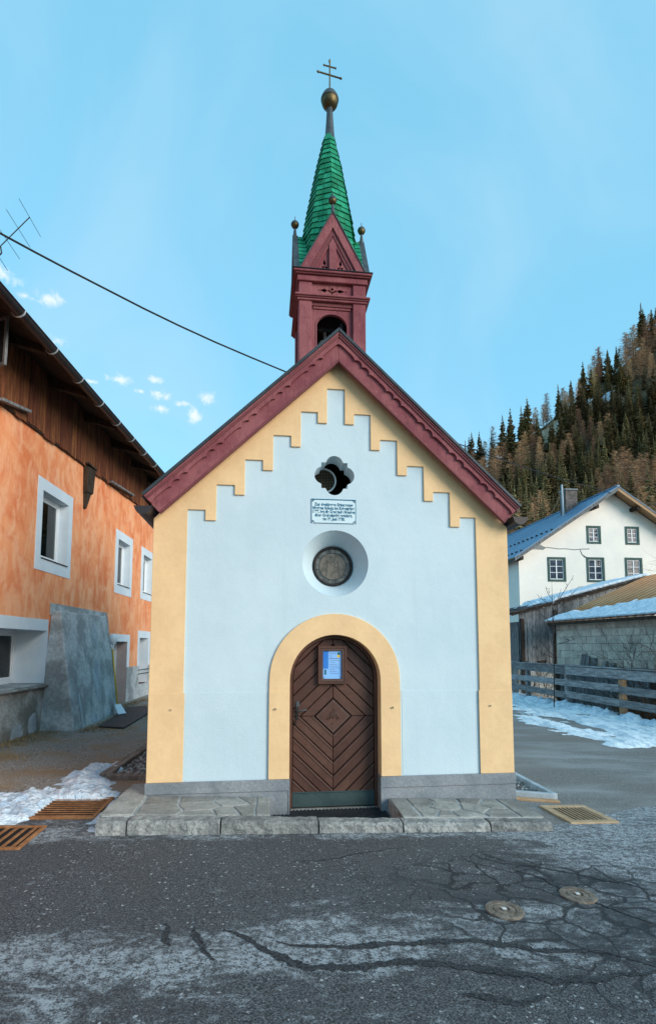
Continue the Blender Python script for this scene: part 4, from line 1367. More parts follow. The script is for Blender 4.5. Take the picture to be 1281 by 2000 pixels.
def cover(label, x, y, r_):
    z = g0(x, y)
    t_ = thing('valve_cover', label, 'valve cover', (x, y, z))
    xf = Matrix.Translation((x, y, z)) @ Matrix.Rotation(R(1.72), 4, 'Y')
    MB(xf).lathe([(r_, -0.01), (r_, 0.012), (r_ - 0.006, 0.016), (r_ * 0.64, 0.016), (r_ * 0.62, 0.009), (r_ * 0.58, 0.009), (r_ * 0.56, 0.015), (r_ * 0.30, 0.017), (r_ * 0.28, 0.007), (r_ * 0.17, 0.007)], 0, 0, 40).build('cover_plate', M['cover'], t_)
    MB(xf).lathe([(r_ * 0.17, 0.005), (r_ * 0.15, 0.016), (0.0005, 0.018)], 0, 0, 12).build('cover_boss', M['cover'], t_)
    MB(xf).box(-0.016, 0.012, -0.010, 0.012, 0.017, 0.021).build('cover_plug', M['ring'], t_)
    m = MB(xf)
    for k in range(20):
        a = 2 * math.pi * k / 20
        m.box(r_ * 0.8 * math.cos(a) - 0.005, r_ * 0.8 * math.cos(a) + 0.005, r_ * 0.8 * math.sin(a) - 0.005, r_ * 0.8 * math.sin(a) + 0.005, 0.015, 0.0185)
    m.build('cover_studs', M['cover'], t_)
M['cover'] = pmat('worn_iron_cover', (0.17, 0.135, 0.105), (0.30, 0.255, 0.21), 18, fine=80, bump=0.5, bdist=0.004, rough=0.6, metal=0.25, fine_amt=0.45)
cover('round iron valve cover in the cracked asphalt, the one nearer the viewer', 0.775, -2.31, 0.122)
cover('round iron valve cover in the cracked asphalt, the one farther right', 1.392, -2.13, 0.122)

# timber strip with gravel, left of the chapel
M['wood_edge'] = pmat('brown_grey_board', (0.15, 0.12, 0.10), (0.29, 0.245, 0.21), 4, (4, 1, 4), fine=30, bump=0.5, fine_amt=0.4)
ted = thing('timber_edging', 'old grey timber edging round a gravel strip left of the chapel', 'edging', (-2.4, 1.2, g0(-2.4, 1.2)))
def board_hex(p, q, w, z0, z1, name, mat, par):
    p, q = Vector((*p, 0)), Vector((*q, 0))
    d = (q - p).normalized()
    n = Vector((-d.y, d.x, 0)) * w / 2
    c4 = [p + n, p - n, q - n, q + n]
    c4 = c4 if (c4[1] - c4[0]).cross(c4[2] - c4[1]).z > 0 else c4[::-1]
    m = MB()
    m.hexa([(v_.x, v_.y, g0(v_.x, v_.y) + z0) for v_ in c4], [(v_.x, v_.y, g0(v_.x, v_.y) + z1) for v_ in c4])
    return m.build(name, mat, par, bevel=0.008)
board_hex((-2.66, 1.22), (-1.99, 1.16), 0.13, -0.03, 0.05, 'edging_board', M['wood_edge'], ted)
board_hex((-2.70, 1.20), (-2.52, 4.6), 0.12, -0.03, 0.06, 'edging_board', M['wood_edge'], ted)
def gravel(name, poly_in, x0, x1, y0, y1, n, seed, parent):
    r_ = random.Random(seed)
    m = MB()
    for _ in range(n):
        x, y = r_.uniform(x0, x1), r_.uniform(y0, y1)
        if not poly_in(x, y): continue
        s = r_.uniform(0.012, 0.03)
        z = g0(x, y) + r_.uniform(0, 0.02)
        pts = [Vector((s * r_.uniform(.7, 1.2), 0, 0)), Vector((-s * r_.uniform(.7, 1.2), 0, 0)), Vector((0, s * r_.uniform(.7, 1.2), 0)), Vector((0, -s * r_.uniform(.7, 1.2), 0)), Vector((0, 0, s * .8)), Vector((0, 0, -s * .8))]
        rot = Matrix.Rotation(r_.uniform(0, 6.28), 3, 'Z') @ Matrix.Rotation(r_.uniform(-.5, .5), 3, 'X')
        pts = [rot @ p + Vector((x, y, z)) for p in pts]
        m.add(pts, [(0, 2, 4), (2, 1, 4), (1, 3, 4), (3, 0, 4), (2, 0, 5), (1, 2, 5), (3, 1, 5), (0, 3, 5)], 0 if r_.random() < .7 else 1)
    o = m.build(name, [M['gravel'], M['mortar']], parent)
    return tag(o, kind='stuff')
gravel('gravel', lambda x, y: x > -2.62 + (y - 1.2) * 0.05, -2.62, -1.97, 1.24, 4.4, 2600, 5, ted)
edg = thing('concrete_edging', 'pale concrete edging round a gravel strip right of the chapel', 'edging', (2.2, 0.3, g0(2.2, .3)))
board_hex((1.985, 0.40), (2.55, 0.215), 0.07, -0.03, 0.075, 'edging_slab', M['cement_pale'], edg)
board_hex((2.545, 0.20), (2.60, 4.6), 0.07, -0.03, 0.078, 'edging_slab', M['cement_pale'], edg)
board_hex((1.985, 0.30), (2.56, 0.135), 0.09, -0.03, 0.02, 'edging_footing', M['wood_tan'], edg)
gravel('gravel', lambda x, y: y > 0.42 - (x - 1.98) * 0.33, 1.98, 2.52, 0.2, 4.0, 2200, 6, edg)

# ------------------------------------------------------------------ orange farmhouse on the left
HA = R(3.0)
HP = Vector((-4.99, 2.76, 0))
HU, HN = Vector((math.sin(HA), math.cos(HA), 0)), Vector((math.cos(HA), -math.sin(HA), 0))
XL = Matrix(((HU.x, -HN.x, 0, HP.x), (HU.y, -HN.y, 0, HP.y), (0, 0, 1, 0), (0, 0, 0, 1)))
def HL(px, py, off=0.0):
    v = ray(px, py)
    P_ = HP + HN * off
    t_ = ((P_ - EYE).dot(HN)) / v.dot(HN)
    q = EYE + v * t_
    return (q - HP).dot(HU), q.z
house = thing('farmhouse', 'orange limewashed farmhouse with dark brown timber upper wall and white framed windows', 'house', tuple(HP))
U0, U1 = -7.5, 13.0
def wz(u): return 5.54 + 0.05 * u
def ez(u): return 6.30 + 0.045 * u
def rect(a, b, c_, d): return [(a, c_), (b, c_), (b, d), (a, d)]
UP = [(1.80, 2.95, 3.32, 4.60, 1.59, 3.15, 3.095, 4.82, 0.17), (6.18, 7.22, 3.33, 4.56, 5.96, 7.45, 3.10, 4.79, 0.17), (8.63, 9.62, 3.36, 4.55, 8.38, 9.86, 3.15, 4.77, 0.17)]
LO = [(-0.9, 2.20, 1.01, 1.99, -1.2, 2.26, 1.01, 2.20, 0.55), (6.06, 7.24, -0.3, 1.825, 5.80, 7.46, -0.3, 2.02, 0.5), (8.46, 9.46, 0.55, 1.955, 8.27, 9.69, 0.55, 2.17, 0.45)]
holes = [rect(a, b, c_, d) for a, b, c_, d, *_ in UP + [LO[0], LO[2]]]
outer = [(U0, -0.5), (6.06, -0.5), (6.06, 1.825), (7.24, 1.825), (7.24, -0.5), (U1, -0.5), (U1, wz(U1) + 0.1), (U0, wz(U0) + 0.1)]
m = MB(XL)
m.holed(outer, holes, 0, 0.28, reveal=False)
m.build('plaster_wall', M['orange'], house)
MB(XL).box(U0, U1, 0.9, 1.0, -0.5, 6.5).build('inner_wall', M['black'], house)
for (a, b, c_, d, A, B, C_, D_, dep), up in [(w, True) for w in UP] + [(w, False) for w in LO]:
    # white band round the opening and the white reveal
    wdw = thing('window', None, None)
    wdw.parent = house
    wdw.location = (0, 0, 0)
    m = MB(XL)
    if up:
        m.holed(rect(A, B, C_, D_), [rect(a, b, c_, d)], -0.010, 0.0)
    else:
        zb = 1.10 if A > 5 else C_
        m.holed([(A, zb), (a, zb), (a, d), (b, d), (b, zb), (B, zb), (B, D_), (A, D_)], [], -0.010, 0.0)
    m.build('surround', M['trim'], wdw)
    m = MB(XL)
    e = 0.004
    for lo, hi, mt in ((max(c_, -0.3), d, 0),):
        m.box(a - e, a, 0.0, dep + 0.1, lo, hi).box(b, b + e, 0.0, dep + 0.1, lo, hi).box(a, b, 0.0, dep + 0.1, d, d + e)
        if up:
            m.box(a, b, 0.0, dep + 0.1, c_ - e, c_)
    m.build('reveal', M['trim'], wdw)
    fr0 = 0.055
    fz0 = c_ if (up or A < 5) else max(c_, 0.0)
    fx0 = a
    m = MB(XL)
    m.holed(rect(fx0, b, fz0, d), [rect(fx0 + fr0, b - fr0, fz0 + fr0 + 0.02, d - fr0)], dep, dep + 0.06)
    m.build('frame', M['pvc'], wdw, bevel=0.006)
    mid = [] if up else [0.5]
    ins = fr0 + 0.002
    m = MB(XL)
    m.holed(rect(fx0 + ins, b - ins, fz0 + ins + 0.02, d - ins), [rect(fx0 + ins + 0.045, b - ins - 0.045, fz0 + ins + 0.065, d - ins - 0.045)], dep + 0.012, dep + 0.05)
    m.build('sash', M['pvc'], wdw, bevel=0.006)
    MB(XL).box(fx0 + ins + 0.04, b - ins - 0.04, dep + 0.03, dep + 0.036, fz0 + ins + 0.06, d - ins - 0.04).build('pane', M['glass_clear'] if 'glass_clear' in M else M['glass'], wdw)
    if up:
        MB(XL).box(a + 0.02, b + 0.02, -0.035, dep, c_ + 0.002, c_ + 0.016).build('sill', M['iron'], wdw, bevel=0.004)
        m = MB(XL)
        vs, fs = [], []
        for i in range(25):
            u = a + 0.06 + (b - a - 0.12) * i / 24
            y = dep + 0.085 + 0.018 * math.sin(i * 1.7)
            vs += [(u, y, c_), (u, y, d)]
        fs = [(2 * i, 2 * i + 2, 2 * i + 3, 2 * i + 1) for i in range(24)]
        m.add(vs, fs)
        m.build('curtain', M['curtain'], wdw)
# base zone
MB(XL).box(U0, 2.3, -0.03, -0.001, -0.5, 0.99).build('rough_base', M['dado'], house, bevel=0.01)
MB(XL).box(-0.9, 2.2, -0.02, 0.56, 0.93, 1.008).build('sill_ledge', M['cement_rough'], house, bevel=0.006)
MB(XL).box(-0.9, 2.24, -0.10, 0.0, 0.94, 0.985).build('sill_slab', M['dado'], house, bevel=0.01)
for a, b, c_ in ((5.3, 6.06, 1.11), (7.24, 8.46, 1.11), (9.46, U1, 1.09)):
    MB(XL).box(a, b, -0.014, -0.001, -0.5, c_).build('grey_dado', M['cement_rough'], house)
MB(XL).box(8.46, 9.46, -0.014, -0.001, -0.5, 0.55).build('grey_dado', M['cement_rough'], house)
MB(XL).box(7.244, 7.25, 0.001, 0.5, -0.3, 1.11).build('grey_dado', M['cement_rough'], house)
# bars in front of the far niche
m = MB(XL)
for z in (0.86, 0.98):
    m.tube([(8.35, -0.03, z), (9.5, -0.03, z)], 0.014, 6)
m.build('window_rail', M['iron'], house)
# battered buttress
bt = thing('buttress', None, None)
bt.parent = house
bt.location = (0, 0, 0)
lo = [(1.98, 0.0, -0.35), (1.98, -0.74, -0.35), (4.95, -0.60, -0.35), (6.45, 0.0, -0.35)]
hi = [(2.36, 0.0, 2.38), (2.36, -0.19, 2.38), (5.05, -0.17, 2.42), (5.45, 0.0, 2.42)]
m = MB(XL)
NB = 8
rows = []
rb = random.Random(4)
for k in range(NB + 1):
    u = k / NB
    rows.append([tuple(l + (h_ - l) * u + (rb.uniform(-0.012, 0.012) if 0 < k < NB else 0) for l, h_ in zip(a, b)) for a, b in zip(lo, hi)])
vs = [p for r_ in rows for p in r_]
fs = [(NB * 4, NB * 4 + 1, NB * 4 + 2, NB * 4 + 3), (3, 2, 1, 0)]
for k in range(NB):
    for j in range(4):
        q = (j + 1) % 4
        fs.append((k * 4 + j, k * 4 + q, k * 4 + 4 + q, k * 4 + 4 + j))
m.add(vs, fs)
m.build('buttress_body', M['cement_rough'], bt, bevel=0.02)
MB(XL).box(2.30, 5.46, -0.022, -0.001, 2.30, 2.53).build('buttress_cap', M['cement_rough'], bt, bevel=0.006)
def blotch(cu, cz, ru, rz, seed, mat='cement_pale'):
    r_ = random.Random(seed)
    n = 30
    def P(u, z):
        t_ = (z + 0.35) / 2.75
        # front plane of the buttress
        f0 = Vector((1.98, -0.74, -0.35)).lerp(Vector((4.95, -0.60, -0.35)), 0); 
        yb = -0.74 + 0.14 * (u - 1.98) / 2.97
        yt = -0.19 + 0.02 * (u - 2.36) / 2.69
        return (u, yb + (yt - yb) * t_ - 0.013, z)
    pts = []
    for i in range(n):
        w_ = 2 * math.pi * i / n
        k_ = 1 + .55 * noise.noise(Vector((math.cos(w_) * 1.6, math.sin(w_) * 1.6, seed * 3.3))) + r_.uniform(-.07, .07)
        pts.append(P(cu + ru * math.cos(w_) * k_, cz + rz * math.sin(w_) * k_))
    m = MB(XL)
    c0 = P(cu, cz)
    bk = [(p[0], p[1] + 0.03, p[2]) for p in pts]
    vs = [c0] + pts + bk
    fs = [(0, 1 + i, 1 + (i + 1) % n) for i in range(n)] + [(1 + i, 1 + n + i, 1 + n + (i + 1) % n, 1 + (i + 1) % n) for i in range(n)]
    m.add(vs, fs)
    m.build('filler_patch', M[mat], bt)
blotch(3.95, 1.95, 0.22, 0.30, 1)
blotch(3.75, 1.02, 0.28, 0.42, 2)
blotch(3.25, 0.18, 0.22, 0.14, 3)
blotch(2.55, 0.35, 0.07, 0.42, 4)
blotch(4.3, 0.2, 0.18, 0.1, 5)
m = MB(XL)
for k, (cu, cz, ru, rz) in enumerate(((1.2, 0.22, 0.22, 0.16), (0.4, 0.3, 0.3, 0.1), (-0.4, 0.35, 0.2, 0.16), (1.75, 0.30, 0.16, 0.2))):
    r_ = random.Random(40 + k)
    pts = [(cu + ru * math.cos(2 * math.pi * i / 12) * r_.uniform(.7, 1.3), cz + rz * math.sin(2 * math.pi * i / 12) * r_.uniform(.7, 1.3)) for i in range(12)]
    m.holed(pts, [], -0.04, -0.03)
m.build('filler_patch', M['cement_pale'], house)
# timber cladding of the upper floor: individual boards
rb = random.Random(9)
u = -3.0
base_me = None
while u < 12.6:
    w = rb.uniform(0.15, 0.24)
    z0 = wz(u) - rb.uniform(0.0, 0.06)
    y0 = -0.055 - rb.uniform(0, 0.012)
    MB(XL).box(u + 0.004, u + w - 0.004, y0, y0 + 0.025, z0, 7.0 + 0.045 * u).build('siding_board', M['wood_brown'], house, bevel=0.003)
    u += w
MB(XL).hexa([(-3, -.03, wz(-3)), (12.6, -.03, wz(12.6)), (12.6, -.004, wz(12.6)), (-3, -.004, wz(-3))], [(-3, -.03, 7), (12.6, -.03, 7), (12.6, -.004, 7), (-3, -.004, 7)]).build('siding_backing', M['wood_dark'], house)
m = MB(XL)
m.hexa([(-7.5, -0.045, wz(-7.5) - 0.04), (12.6, -0.045, wz(12.6) - 0.04), (12.6, -0.001, wz(12.6) - 0.04), (-7.5, -0.001, wz(-7.5) - 0.04)],
       [(-7.5, -0.045, wz(-7.5) - 0.005), (12.6, -0.045, wz(12.6) - 0.005), (12.6, -0.001, wz(12.6) - 0.005), (-7.5, -0.001, wz(-7.5) - 0.005)])
m.build('drip_board', M['wood_dark'], house)
# roof
m = MB(XL)
def rp(u, v, dz=0.0):
    """point on the roof plane: v = distance out from the wall"""
    return (u, -v, ez(u) + 0.10 + (0.86 - v) * 0.42 + dz)
m.hexa([rp(-7.5, 0.86), rp(12.8, 0.86), rp(12.8, -5.5), rp(-7.5, -5.5)], [rp(-7.5, 0.86, .05), rp(12.8, 0.86, .05), rp(12.8, -5.5, .05), rp(-7.5, -5.5, .05)])
m.build('roof', M['slate'], house)
m = MB(XL)
m.hexa([rp(-7.5, 0.80, -.05), rp(12.8, 0.80, -.05), rp(12.8, 0.0, -.05), rp(-7.5, 0.0, -.05)], [rp(-7.5, 0.80, -.003), rp(12.8, 0.80, -.003), rp(12.8, 0.0, -.003), rp(-7.5, 0.0, -.003)])
m.build('soffit', M['wood_dark'], house)
for u in (-1.6, 0.05, 1.7, 3.4, 5.15, 6.9, 8.6, 10.3):
    m = MB(XL)
    q0, q1 = rp(u, 0.72, -.05), rp(u, 0.0, -.05)
    m.hexa([(u, q0[1], q0[2] - .09), (u + .13, q0[1], q0[2] - .09), (u + .13, q1[1], q1[2] - .2), (u, q1[1], q1[2] - .2)], [(u, q0[1], q0[2]), (u + .13, q0[1], q0[2]), (u + .13, q1[1], q1[2]), (u, q1[1], q1[2])])
    m.build('rafter', M['wood_dark'], house)
gut = thing('gutter', None, None)
gut.parent = house
gut.location = (0, 0, 0)
m = MB(XL)
GV, GRR = 0.84, 0.085
def gz(u): return ez(u) + 0.075
n = 10
vs, fs = [], []
for u in (-7.5, 12.8):
    for i in range(n + 1):
        a = math.pi + math.pi * i / n
        vs.append((u, -GV + GRR * math.cos(a), gz(u) + GRR * math.sin(a)))
    for i in range(n, -1, -1):
        a = math.pi + math.pi * i / n
        vs.append((u, -GV + (GRR - .006) * math.cos(a), gz(u) + (GRR - .006) * math.sin(a)))
k = 2 * (n + 1)
for i in range(k):
    j = (i + 1) % k
    fs.append((i, j, k + j, k + i))
m.add(vs, fs)
m.tube([(-7.5, -GV - GRR, gz(-7.5)), (12.8, -GV - GRR, gz(12.8))], 0.011, 6)
m.build('gutter_trough', M['gutter'], gut, smooth=False)
for i in range(-6, 12):
    u = 1.06 + i * 1.03
    m = MB(XL)
    pts = []
    for q in range(11):
        a = math.pi + math.pi * q / 10
        pts.append((u, -GV + (GRR + .008) * math.cos(a), gz(u) + (GRR + .008) * math.sin(a)))
    m.tube(pts, 0.013, 5)
    m.build('gutter_strap', M['bracket'], gut)
# sills of the boarded attic openings, the open casement, the console
for (a, b) in ((HL(-14, 778), HL(44, 803)), (HL(208, 940), HL(252, 967))):
    m = MB(XL)
    m.hexa([(a[0], -0.16, a[1] - .03), (b[0], -0.16, b[1] - .03), (b[0], -.07, b[1] - .03), (a[0], -.07, a[1] - .03)], [(a[0], -0.16, a[1] + .02), (b[0], -0.16, b[1] + .02), (b[0], -.07, b[1] + .02), (a[0], -.07, a[1] + .02)])
    m.build('sill_board', M['wood_grey'], house, bevel=0.004)
cs = thing('casement', None, None)
cs.parent = house
cs.location = (0, 0, 0)
XC = XL @ Matrix.Translation((-0.42, -0.08, -0.08)) @ Matrix.Rotation(R(62), 4, 'Z')
z0c, z1c = 5.80, 6.55
MB(XC).holed(rect(-0.5, 0.0, z0c, z1c), [rect(-0.45, -0.05, z0c + .05, z1c - .05)], -0.02, 0.02).build('casement_frame', M['wood_grey'], cs, bevel=0.004)
MB(XC).box(-0.455, -0.045, -0.003, 0.003, z0c + .045, z1c - .045).build('casement_pane', M['glass'], cs)
MB(XL).box(-1.5, -0.44, -0.0745, -0.073, 5.80, 6.5).build('attic_opening', M['black'], house)
m = MB(XL)
m.hexa([(3.66, -0.10, 5.12), (4.02, -0.10, 5.16), (4.02, -0.001, 5.10), (3.66, -0.001, 5.06)], [(3.62, -0.12, 5.68), (4.06, -0.12, 5.72), (4.06, -0.001, 5.72), (3.62, -0.001, 5.68)])
m.build('console', M['wood_dark'], house, bevel=0.01)
m = MB(XL)
m.hexa([(3.70, -0.05, 4.76), (3.78, -0.05, 4.76), (3.78, -0.001, 4.74), (3.70, -0.001, 4.74)], [(3.68, -0.09, 5.10), (3.92, -0.09, 5.12), (3.92, -0.001, 5.09), (3.68, -0.001, 5.06)])
m.build('console_tip', M['wood_dark'], house, bevel=0.006)
MB(XL).box(3.58, 4.10, -0.14, -0.001, 5.725, 5.76).build('console_cap', M['wood_dark'], house)
# wall lamp
lp = HL(222, 1247, 0.22)
lm = thing('wall_lamp', None, None)
lm.parent = house
lm.location = (0, 0, 0)
MB(XL).lathe([(0.02, lp[1] - .17), (0.06, lp[1] - .12), (0.095, lp[1] - .03), (0.095, lp[1] + .03), (0.07, lp[1] + .09), (0.02, lp[1] + .12)], lp[0], -0.22, 16).build('lamp_globe', M['pvc'], lm, smooth=True)
MB(XL).tube([(lp[0], -0.02, lp[1] - .32), (lp[0], -0.2, lp[1] - .30), (lp[0], -0.22, lp[1] - .15)], 0.025, 8).build('lamp_arm', M['pvc'], lm)

def to_w(u, v, z):
    return XL @ Vector((u, -v, z))
# snow shovel leaning in the corner
tp, bt_ = HL(220, 1268, 0.30), HL(230, 1376, 0.62)
A_, B_ = to_w(tp[0], 0.30, tp[1]), to_w(bt_[0], 0.62, bt_[1])
sh = thing('snow_shovel', 'snow shovel with yellow handle and pale blade leaning against the farmhouse', 'shovel', tuple(B_))
MB().tube([A_, B_], 0.021, 8).build('handle', M['yellow_handle'], sh, smooth=True)
dirv = (B_ - A_).normalized()
side = dirv.cross(Vector((1, 0, 0))).normalized()
m = MB()
w0, w1 = 0.09, 0.115
E_ = B_ + dirv * 0.10
F_ = on_z(240, 1396, g0(-4, 0) + 0.03)
F_ = B_ + (F_ - B_).normalized() * 0.42
sd_ = Vector((0.55, 0.83, 0)).normalized()
nn = (F_ - B_).cross(sd_).normalized() * 0.012
c4 = [B_ - sd_ * w0, B_ + sd_ * w0, F_ + sd_ * w1, F_ - sd_ * w1]
m.hexa([p - nn for p in c4], [p + nn for p in c4])
m.build('blade', M['blade'], sh, bevel=0.004)

# black mat on the ground before the farmhouse door
quadp = [on_z(193, 1421, g0(-4, 0)), on_z(243, 1422, g0(-4, 0)), on_z(292, 1392, g0(-4, 0)), on_z(286, 1380, g0(-4, 0)), on_z(250, 1384, g0(-4, 0))]
dm_ = thing('rubber_mat', 'large flat black mat on the ground at the farmhouse door', 'mat', tuple(quadp[0]))
m = MB()
vs = [(p.x, p.y, g0(p.x, p.y) + 0.006) for p in quadp] + [(p.x, p.y, g0(p.x, p.y) + 0.03) for p in quadp]
n = len(quadp)
m.add(vs, [tuple(range(n))[::-1], tuple(range(n, 2 * n))] + [(i, (i + 1) % n, n + (i + 1) % n, n + i) for i in range(n)])
m.build('mat_sheet', M['rubber'], dm_)
st = MB(XL).box(5.9, 7.6, -0.75, -0.02, -0.4, 0.02)
st.build('door_step', M['cement'], house, bevel=0.01)

# dry grass along the foot of the farmhouse
m = MB()
rg = random.Random(21)
for _ in range(8000):
    u = rg.uniform(-3.5, 8.0)
    v = abs(rg.gauss(0, 0.22 if rg.random() < .5 else .75))
    if v > .3 and noise.noise(Vector((u * 1.1, v * 1.6, 2.0))) < 0.02: continue
    v = v + (0.04 if u < 1.9 else (0.74 if u < 5 else 0.2))
    p = to_w(u, v, 0)
    z = g0(p.x, p.y)
    a = rg.uniform(0, 6.28)
    l = rg.uniform(0.02, 0.08)
    t_ = Vector((math.cos(a) * l * .9, math.sin(a) * l * .9, l * rg.uniform(0.3, 1.0)))
    s_ = Vector((-math.sin(a), math.cos(a), 0)) * 0.004
    b_ = Vector((p.x, p.y, z))
    m.add([b_ - s_, b_ + s_, b_ + t_], [(0, 1, 2)])
o = m.build('dry_grass', M['dry_grass'])
tag(o, 'dry brown grass along the foot of the orange farmhouse', 'grass', kind='stuff')

# ------------------------------------------------------------------ snow
def snow_sheet(name, label, poly, hmax, res, seed, mat, thr=0.0, feather=0.35, zfun=g0, nscale=2.2, amp=1.0, avoid=()):
    xs = [p[0] for p in poly]; ys = [p[1] for p in poly]
    def sdist(x, y):
        inside = False
        dmin = 1e9
        n = len(poly)
        for i in range(n):
            (x0, y0), (x1, y1) = poly[i], poly[(i + 1) % n]
            if (y0 > y) != (y1 > y) and x < (x1 - x0) * (y - y0) / (y1 - y0) + x0:
                inside = not inside
            dx_, dy_ = x1 - x0, y1 - y0
            u = max(0, min(1, ((x - x0) * dx_ + (y - y0) * dy_) / (dx_ * dx_ + dy_ * dy_ + 1e-9)))
            dmin = min(dmin, math.hypot(x - x0 - u * dx_, y - y0 - u * dy_))
        return dmin if inside else -dmin
    X_, Y_ = frange(min(xs) - .3, max(xs) + .3, res), frange(min(ys) - .3, max(ys) + .3, res)
    H = {}
    for j, y in enumerate(Y_):
        for i, x in enumerate(X_):
            nz_ = noise.fractal(Vector((x * nscale, y * nscale, seed)), 1.0, 2.0, 5)
            n2 = noise.noise(Vector((x * 9, y * 9, seed + 4)))
            d = sdist(x, y) / feather + nz_ * 0.9 * amp + n2 * 0.25 - thr
            for (ax0, ax1, ay0, ay1) in avoid:
                if ax0 < x < ax1 and ay0 < y < ay1:
                    d = min(d, 0.3 - 14 * min(x - ax0, ax1 - x, y - ay0, ay1 - y))
            H[i, j] = min(1.0, max(-0.6, d)) * hmax * (0.75 + 0.5 * n2) + ((0.35 * hmax * nz_ + 0.3 * hmax * noise.noise(Vector((x * 22, y * 22, seed)))) if d > 0.25 else 0)
    idx, vs, fs = {}, [], []
    def vid(i, j):
        if (i, j) not in idx:
            idx[i, j] = len(vs)
            vs.append((X_[i], Y_[j], zfun(X_[i], Y_[j]) + H[i, j]))
        return idx[i, j]
    for j in range(len(Y_) - 1):
        for i in range(len(X_) - 1):
            if max(H[i, j], H[i + 1, j], H[i + 1, j + 1], H[i, j + 1]) > 0.0:
                fs.append((vid(i, j), vid(i + 1, j), vid(i + 1, j + 1), vid(i, j + 1)))
    m = MB()
    m.add(vs, fs)
    o = m.build(name, mat, smooth=True)
    return tag(o, label, 'snow', kind='stuff')
pl = [on_z(px, py, 0.1) for px, py in ((-60, 1552), (40, 1552), (110, 1545), (140, 1513), (185, 1497), (238, 1492), (232, 1510), (212, 1535), (232, 1562), (205, 1590), (180, 1617), (160, 1605), (175, 1580), (118, 1578), (100, 1600), (42, 1606), (30, 1630), (-60, 1612))]
snow_sheet('snow_patch', 'old snow patch round the drain left of the chapel', [(p.x, p.y) for p in pl], 0.075, 0.028, 1.0, M['snow'], thr=-0.1, feather=0.22, nscale=3.2, amp=0.8, avoid=[(-2.94, -2.33, -0.5, 0.27), (-3.4, -2.6, -1.3, -0.5)])
snow_sheet('snow_patch', 'trodden icy snow along the side road before the timber fence',
           [(6.7, 10.6), (6.2, 8.2), (5.9, 6.0), (5.75, 4.6), (6.4, 3.5), (7.2, 2.2), (9.3, 2.0), (9.05, 8), (9.1, 17), (7.0, 17)], 0.06, 0.075, 7.0, M['snow_dirty'], thr=0.12, feather=1.1, nscale=1.1, amp=1.9)
snow_sheet('snow_bank', 'low ridge of ploughed snow at the foot of the timber fence',
           [(8.35, 2.0), (9.12, 2.0), (9.12, 17), (8.2, 17), (8.45, 10), (8.6, 6)], 0.20, 0.11, 3.0, M['snow'], feather=0.35, nscale=1.3)
snow_sheet('snow_patch', 'thin snow strip on the lower ground behind the timber fence',
           [(9.5, 9.5), (10.0, 9.5), (10.1, 18), (9.4, 18)], 0.12, 0.12, 5.0, M['snow'], zfun=lambda x, y: g0(x, y) - 0.06, feather=0.3)

# ------------------------------------------------------------------ timber fence along the side road
fence = thing('timber_fence', 'weathered three rail timber fence along the snowy side road', 'fence', (9.2, 10, g0(9.2, 10)))
rf = random.Random(2)
FXW = 9.2
def fg(y): return g0(FXW, y) + 0.20
ys_ = [16.7, 13.9, 11.2, 8.5, 5.8, 3.1]
for i, y in enumerate(ys_):
    w = 0.075
    if i == 3:
        MB().hexa([(FXW - .03, y - .16, fg(y) - .5), (FXW + .12, y - .16, fg(y) - .5), (FXW + .12, y + .0, fg(y) - .5), (FXW - .03, y + .0, fg(y) - .5)],
                  [(FXW - .03, y - .16, fg(y) + 1.0), (FXW + .12, y - .16, fg(y) + 1.0), (FXW + .12, y + .0, fg(y) + 1.0), (FXW - .03, y + .0, fg(y) + 1.0)]).build('post', M['wood_tan'], fence, bevel=0.006)
    else:
        MB().box(FXW - .03, FXW + .12, y - w, y + w, fg(y) - .5, fg(y) + 1.06).build('post', M['wood_rail'], fence, bevel=0.008)
for a, b in zip(ys_, ys_[1:]):
    for (z0, z1, th) in ((0.84, 1.10, 0.05), (0.45, 0.66, 0.045), (0.06, 0.27, 0.045)):
        d0, d1 = rf.uniform(-.02, .02), rf.uniform(-.02, .02)
        x0 = FXW - 0.032 - th
        MB().hexa([(x0, b - .06, fg(b) + z0 + d1), (x0 + th, b - .06, fg(b) + z0 + d1), (x0 + th, a - .065, fg(a) + z0 + d0), (x0, a - .065, fg(a) + z0 + d0)],
                  [(x0, b - .06, fg(b) + z1 + d1), (x0 + th, b - .06, fg(b) + z1 + d1), (x0 + th, a - .065, fg(a) + z1 + d0), (x0, a - .065, fg(a) + z1 + d0)]).build('rail', M['wood_rail'], fence, bevel=0.008)
    MB().hexa([(FXW - .10, b - .06, fg(b) + 1.112), (FXW + .14, b - .06, fg(b) + 1.112), (FXW + .14, a - .065, fg(a) + 1.112), (FXW - .10, a - .065, fg(a) + 1.112)],
              [(FXW - .10, b - .06, fg(b) + 1.145), (FXW + .14, b - .06, fg(b) + 1.145), (FXW + .14, a - .065, fg(a) + 1.145), (FXW - .10, a - .065, fg(a) + 1.145)]).build('cap_rail', M['wood_rail'], fence, bevel=0.006)

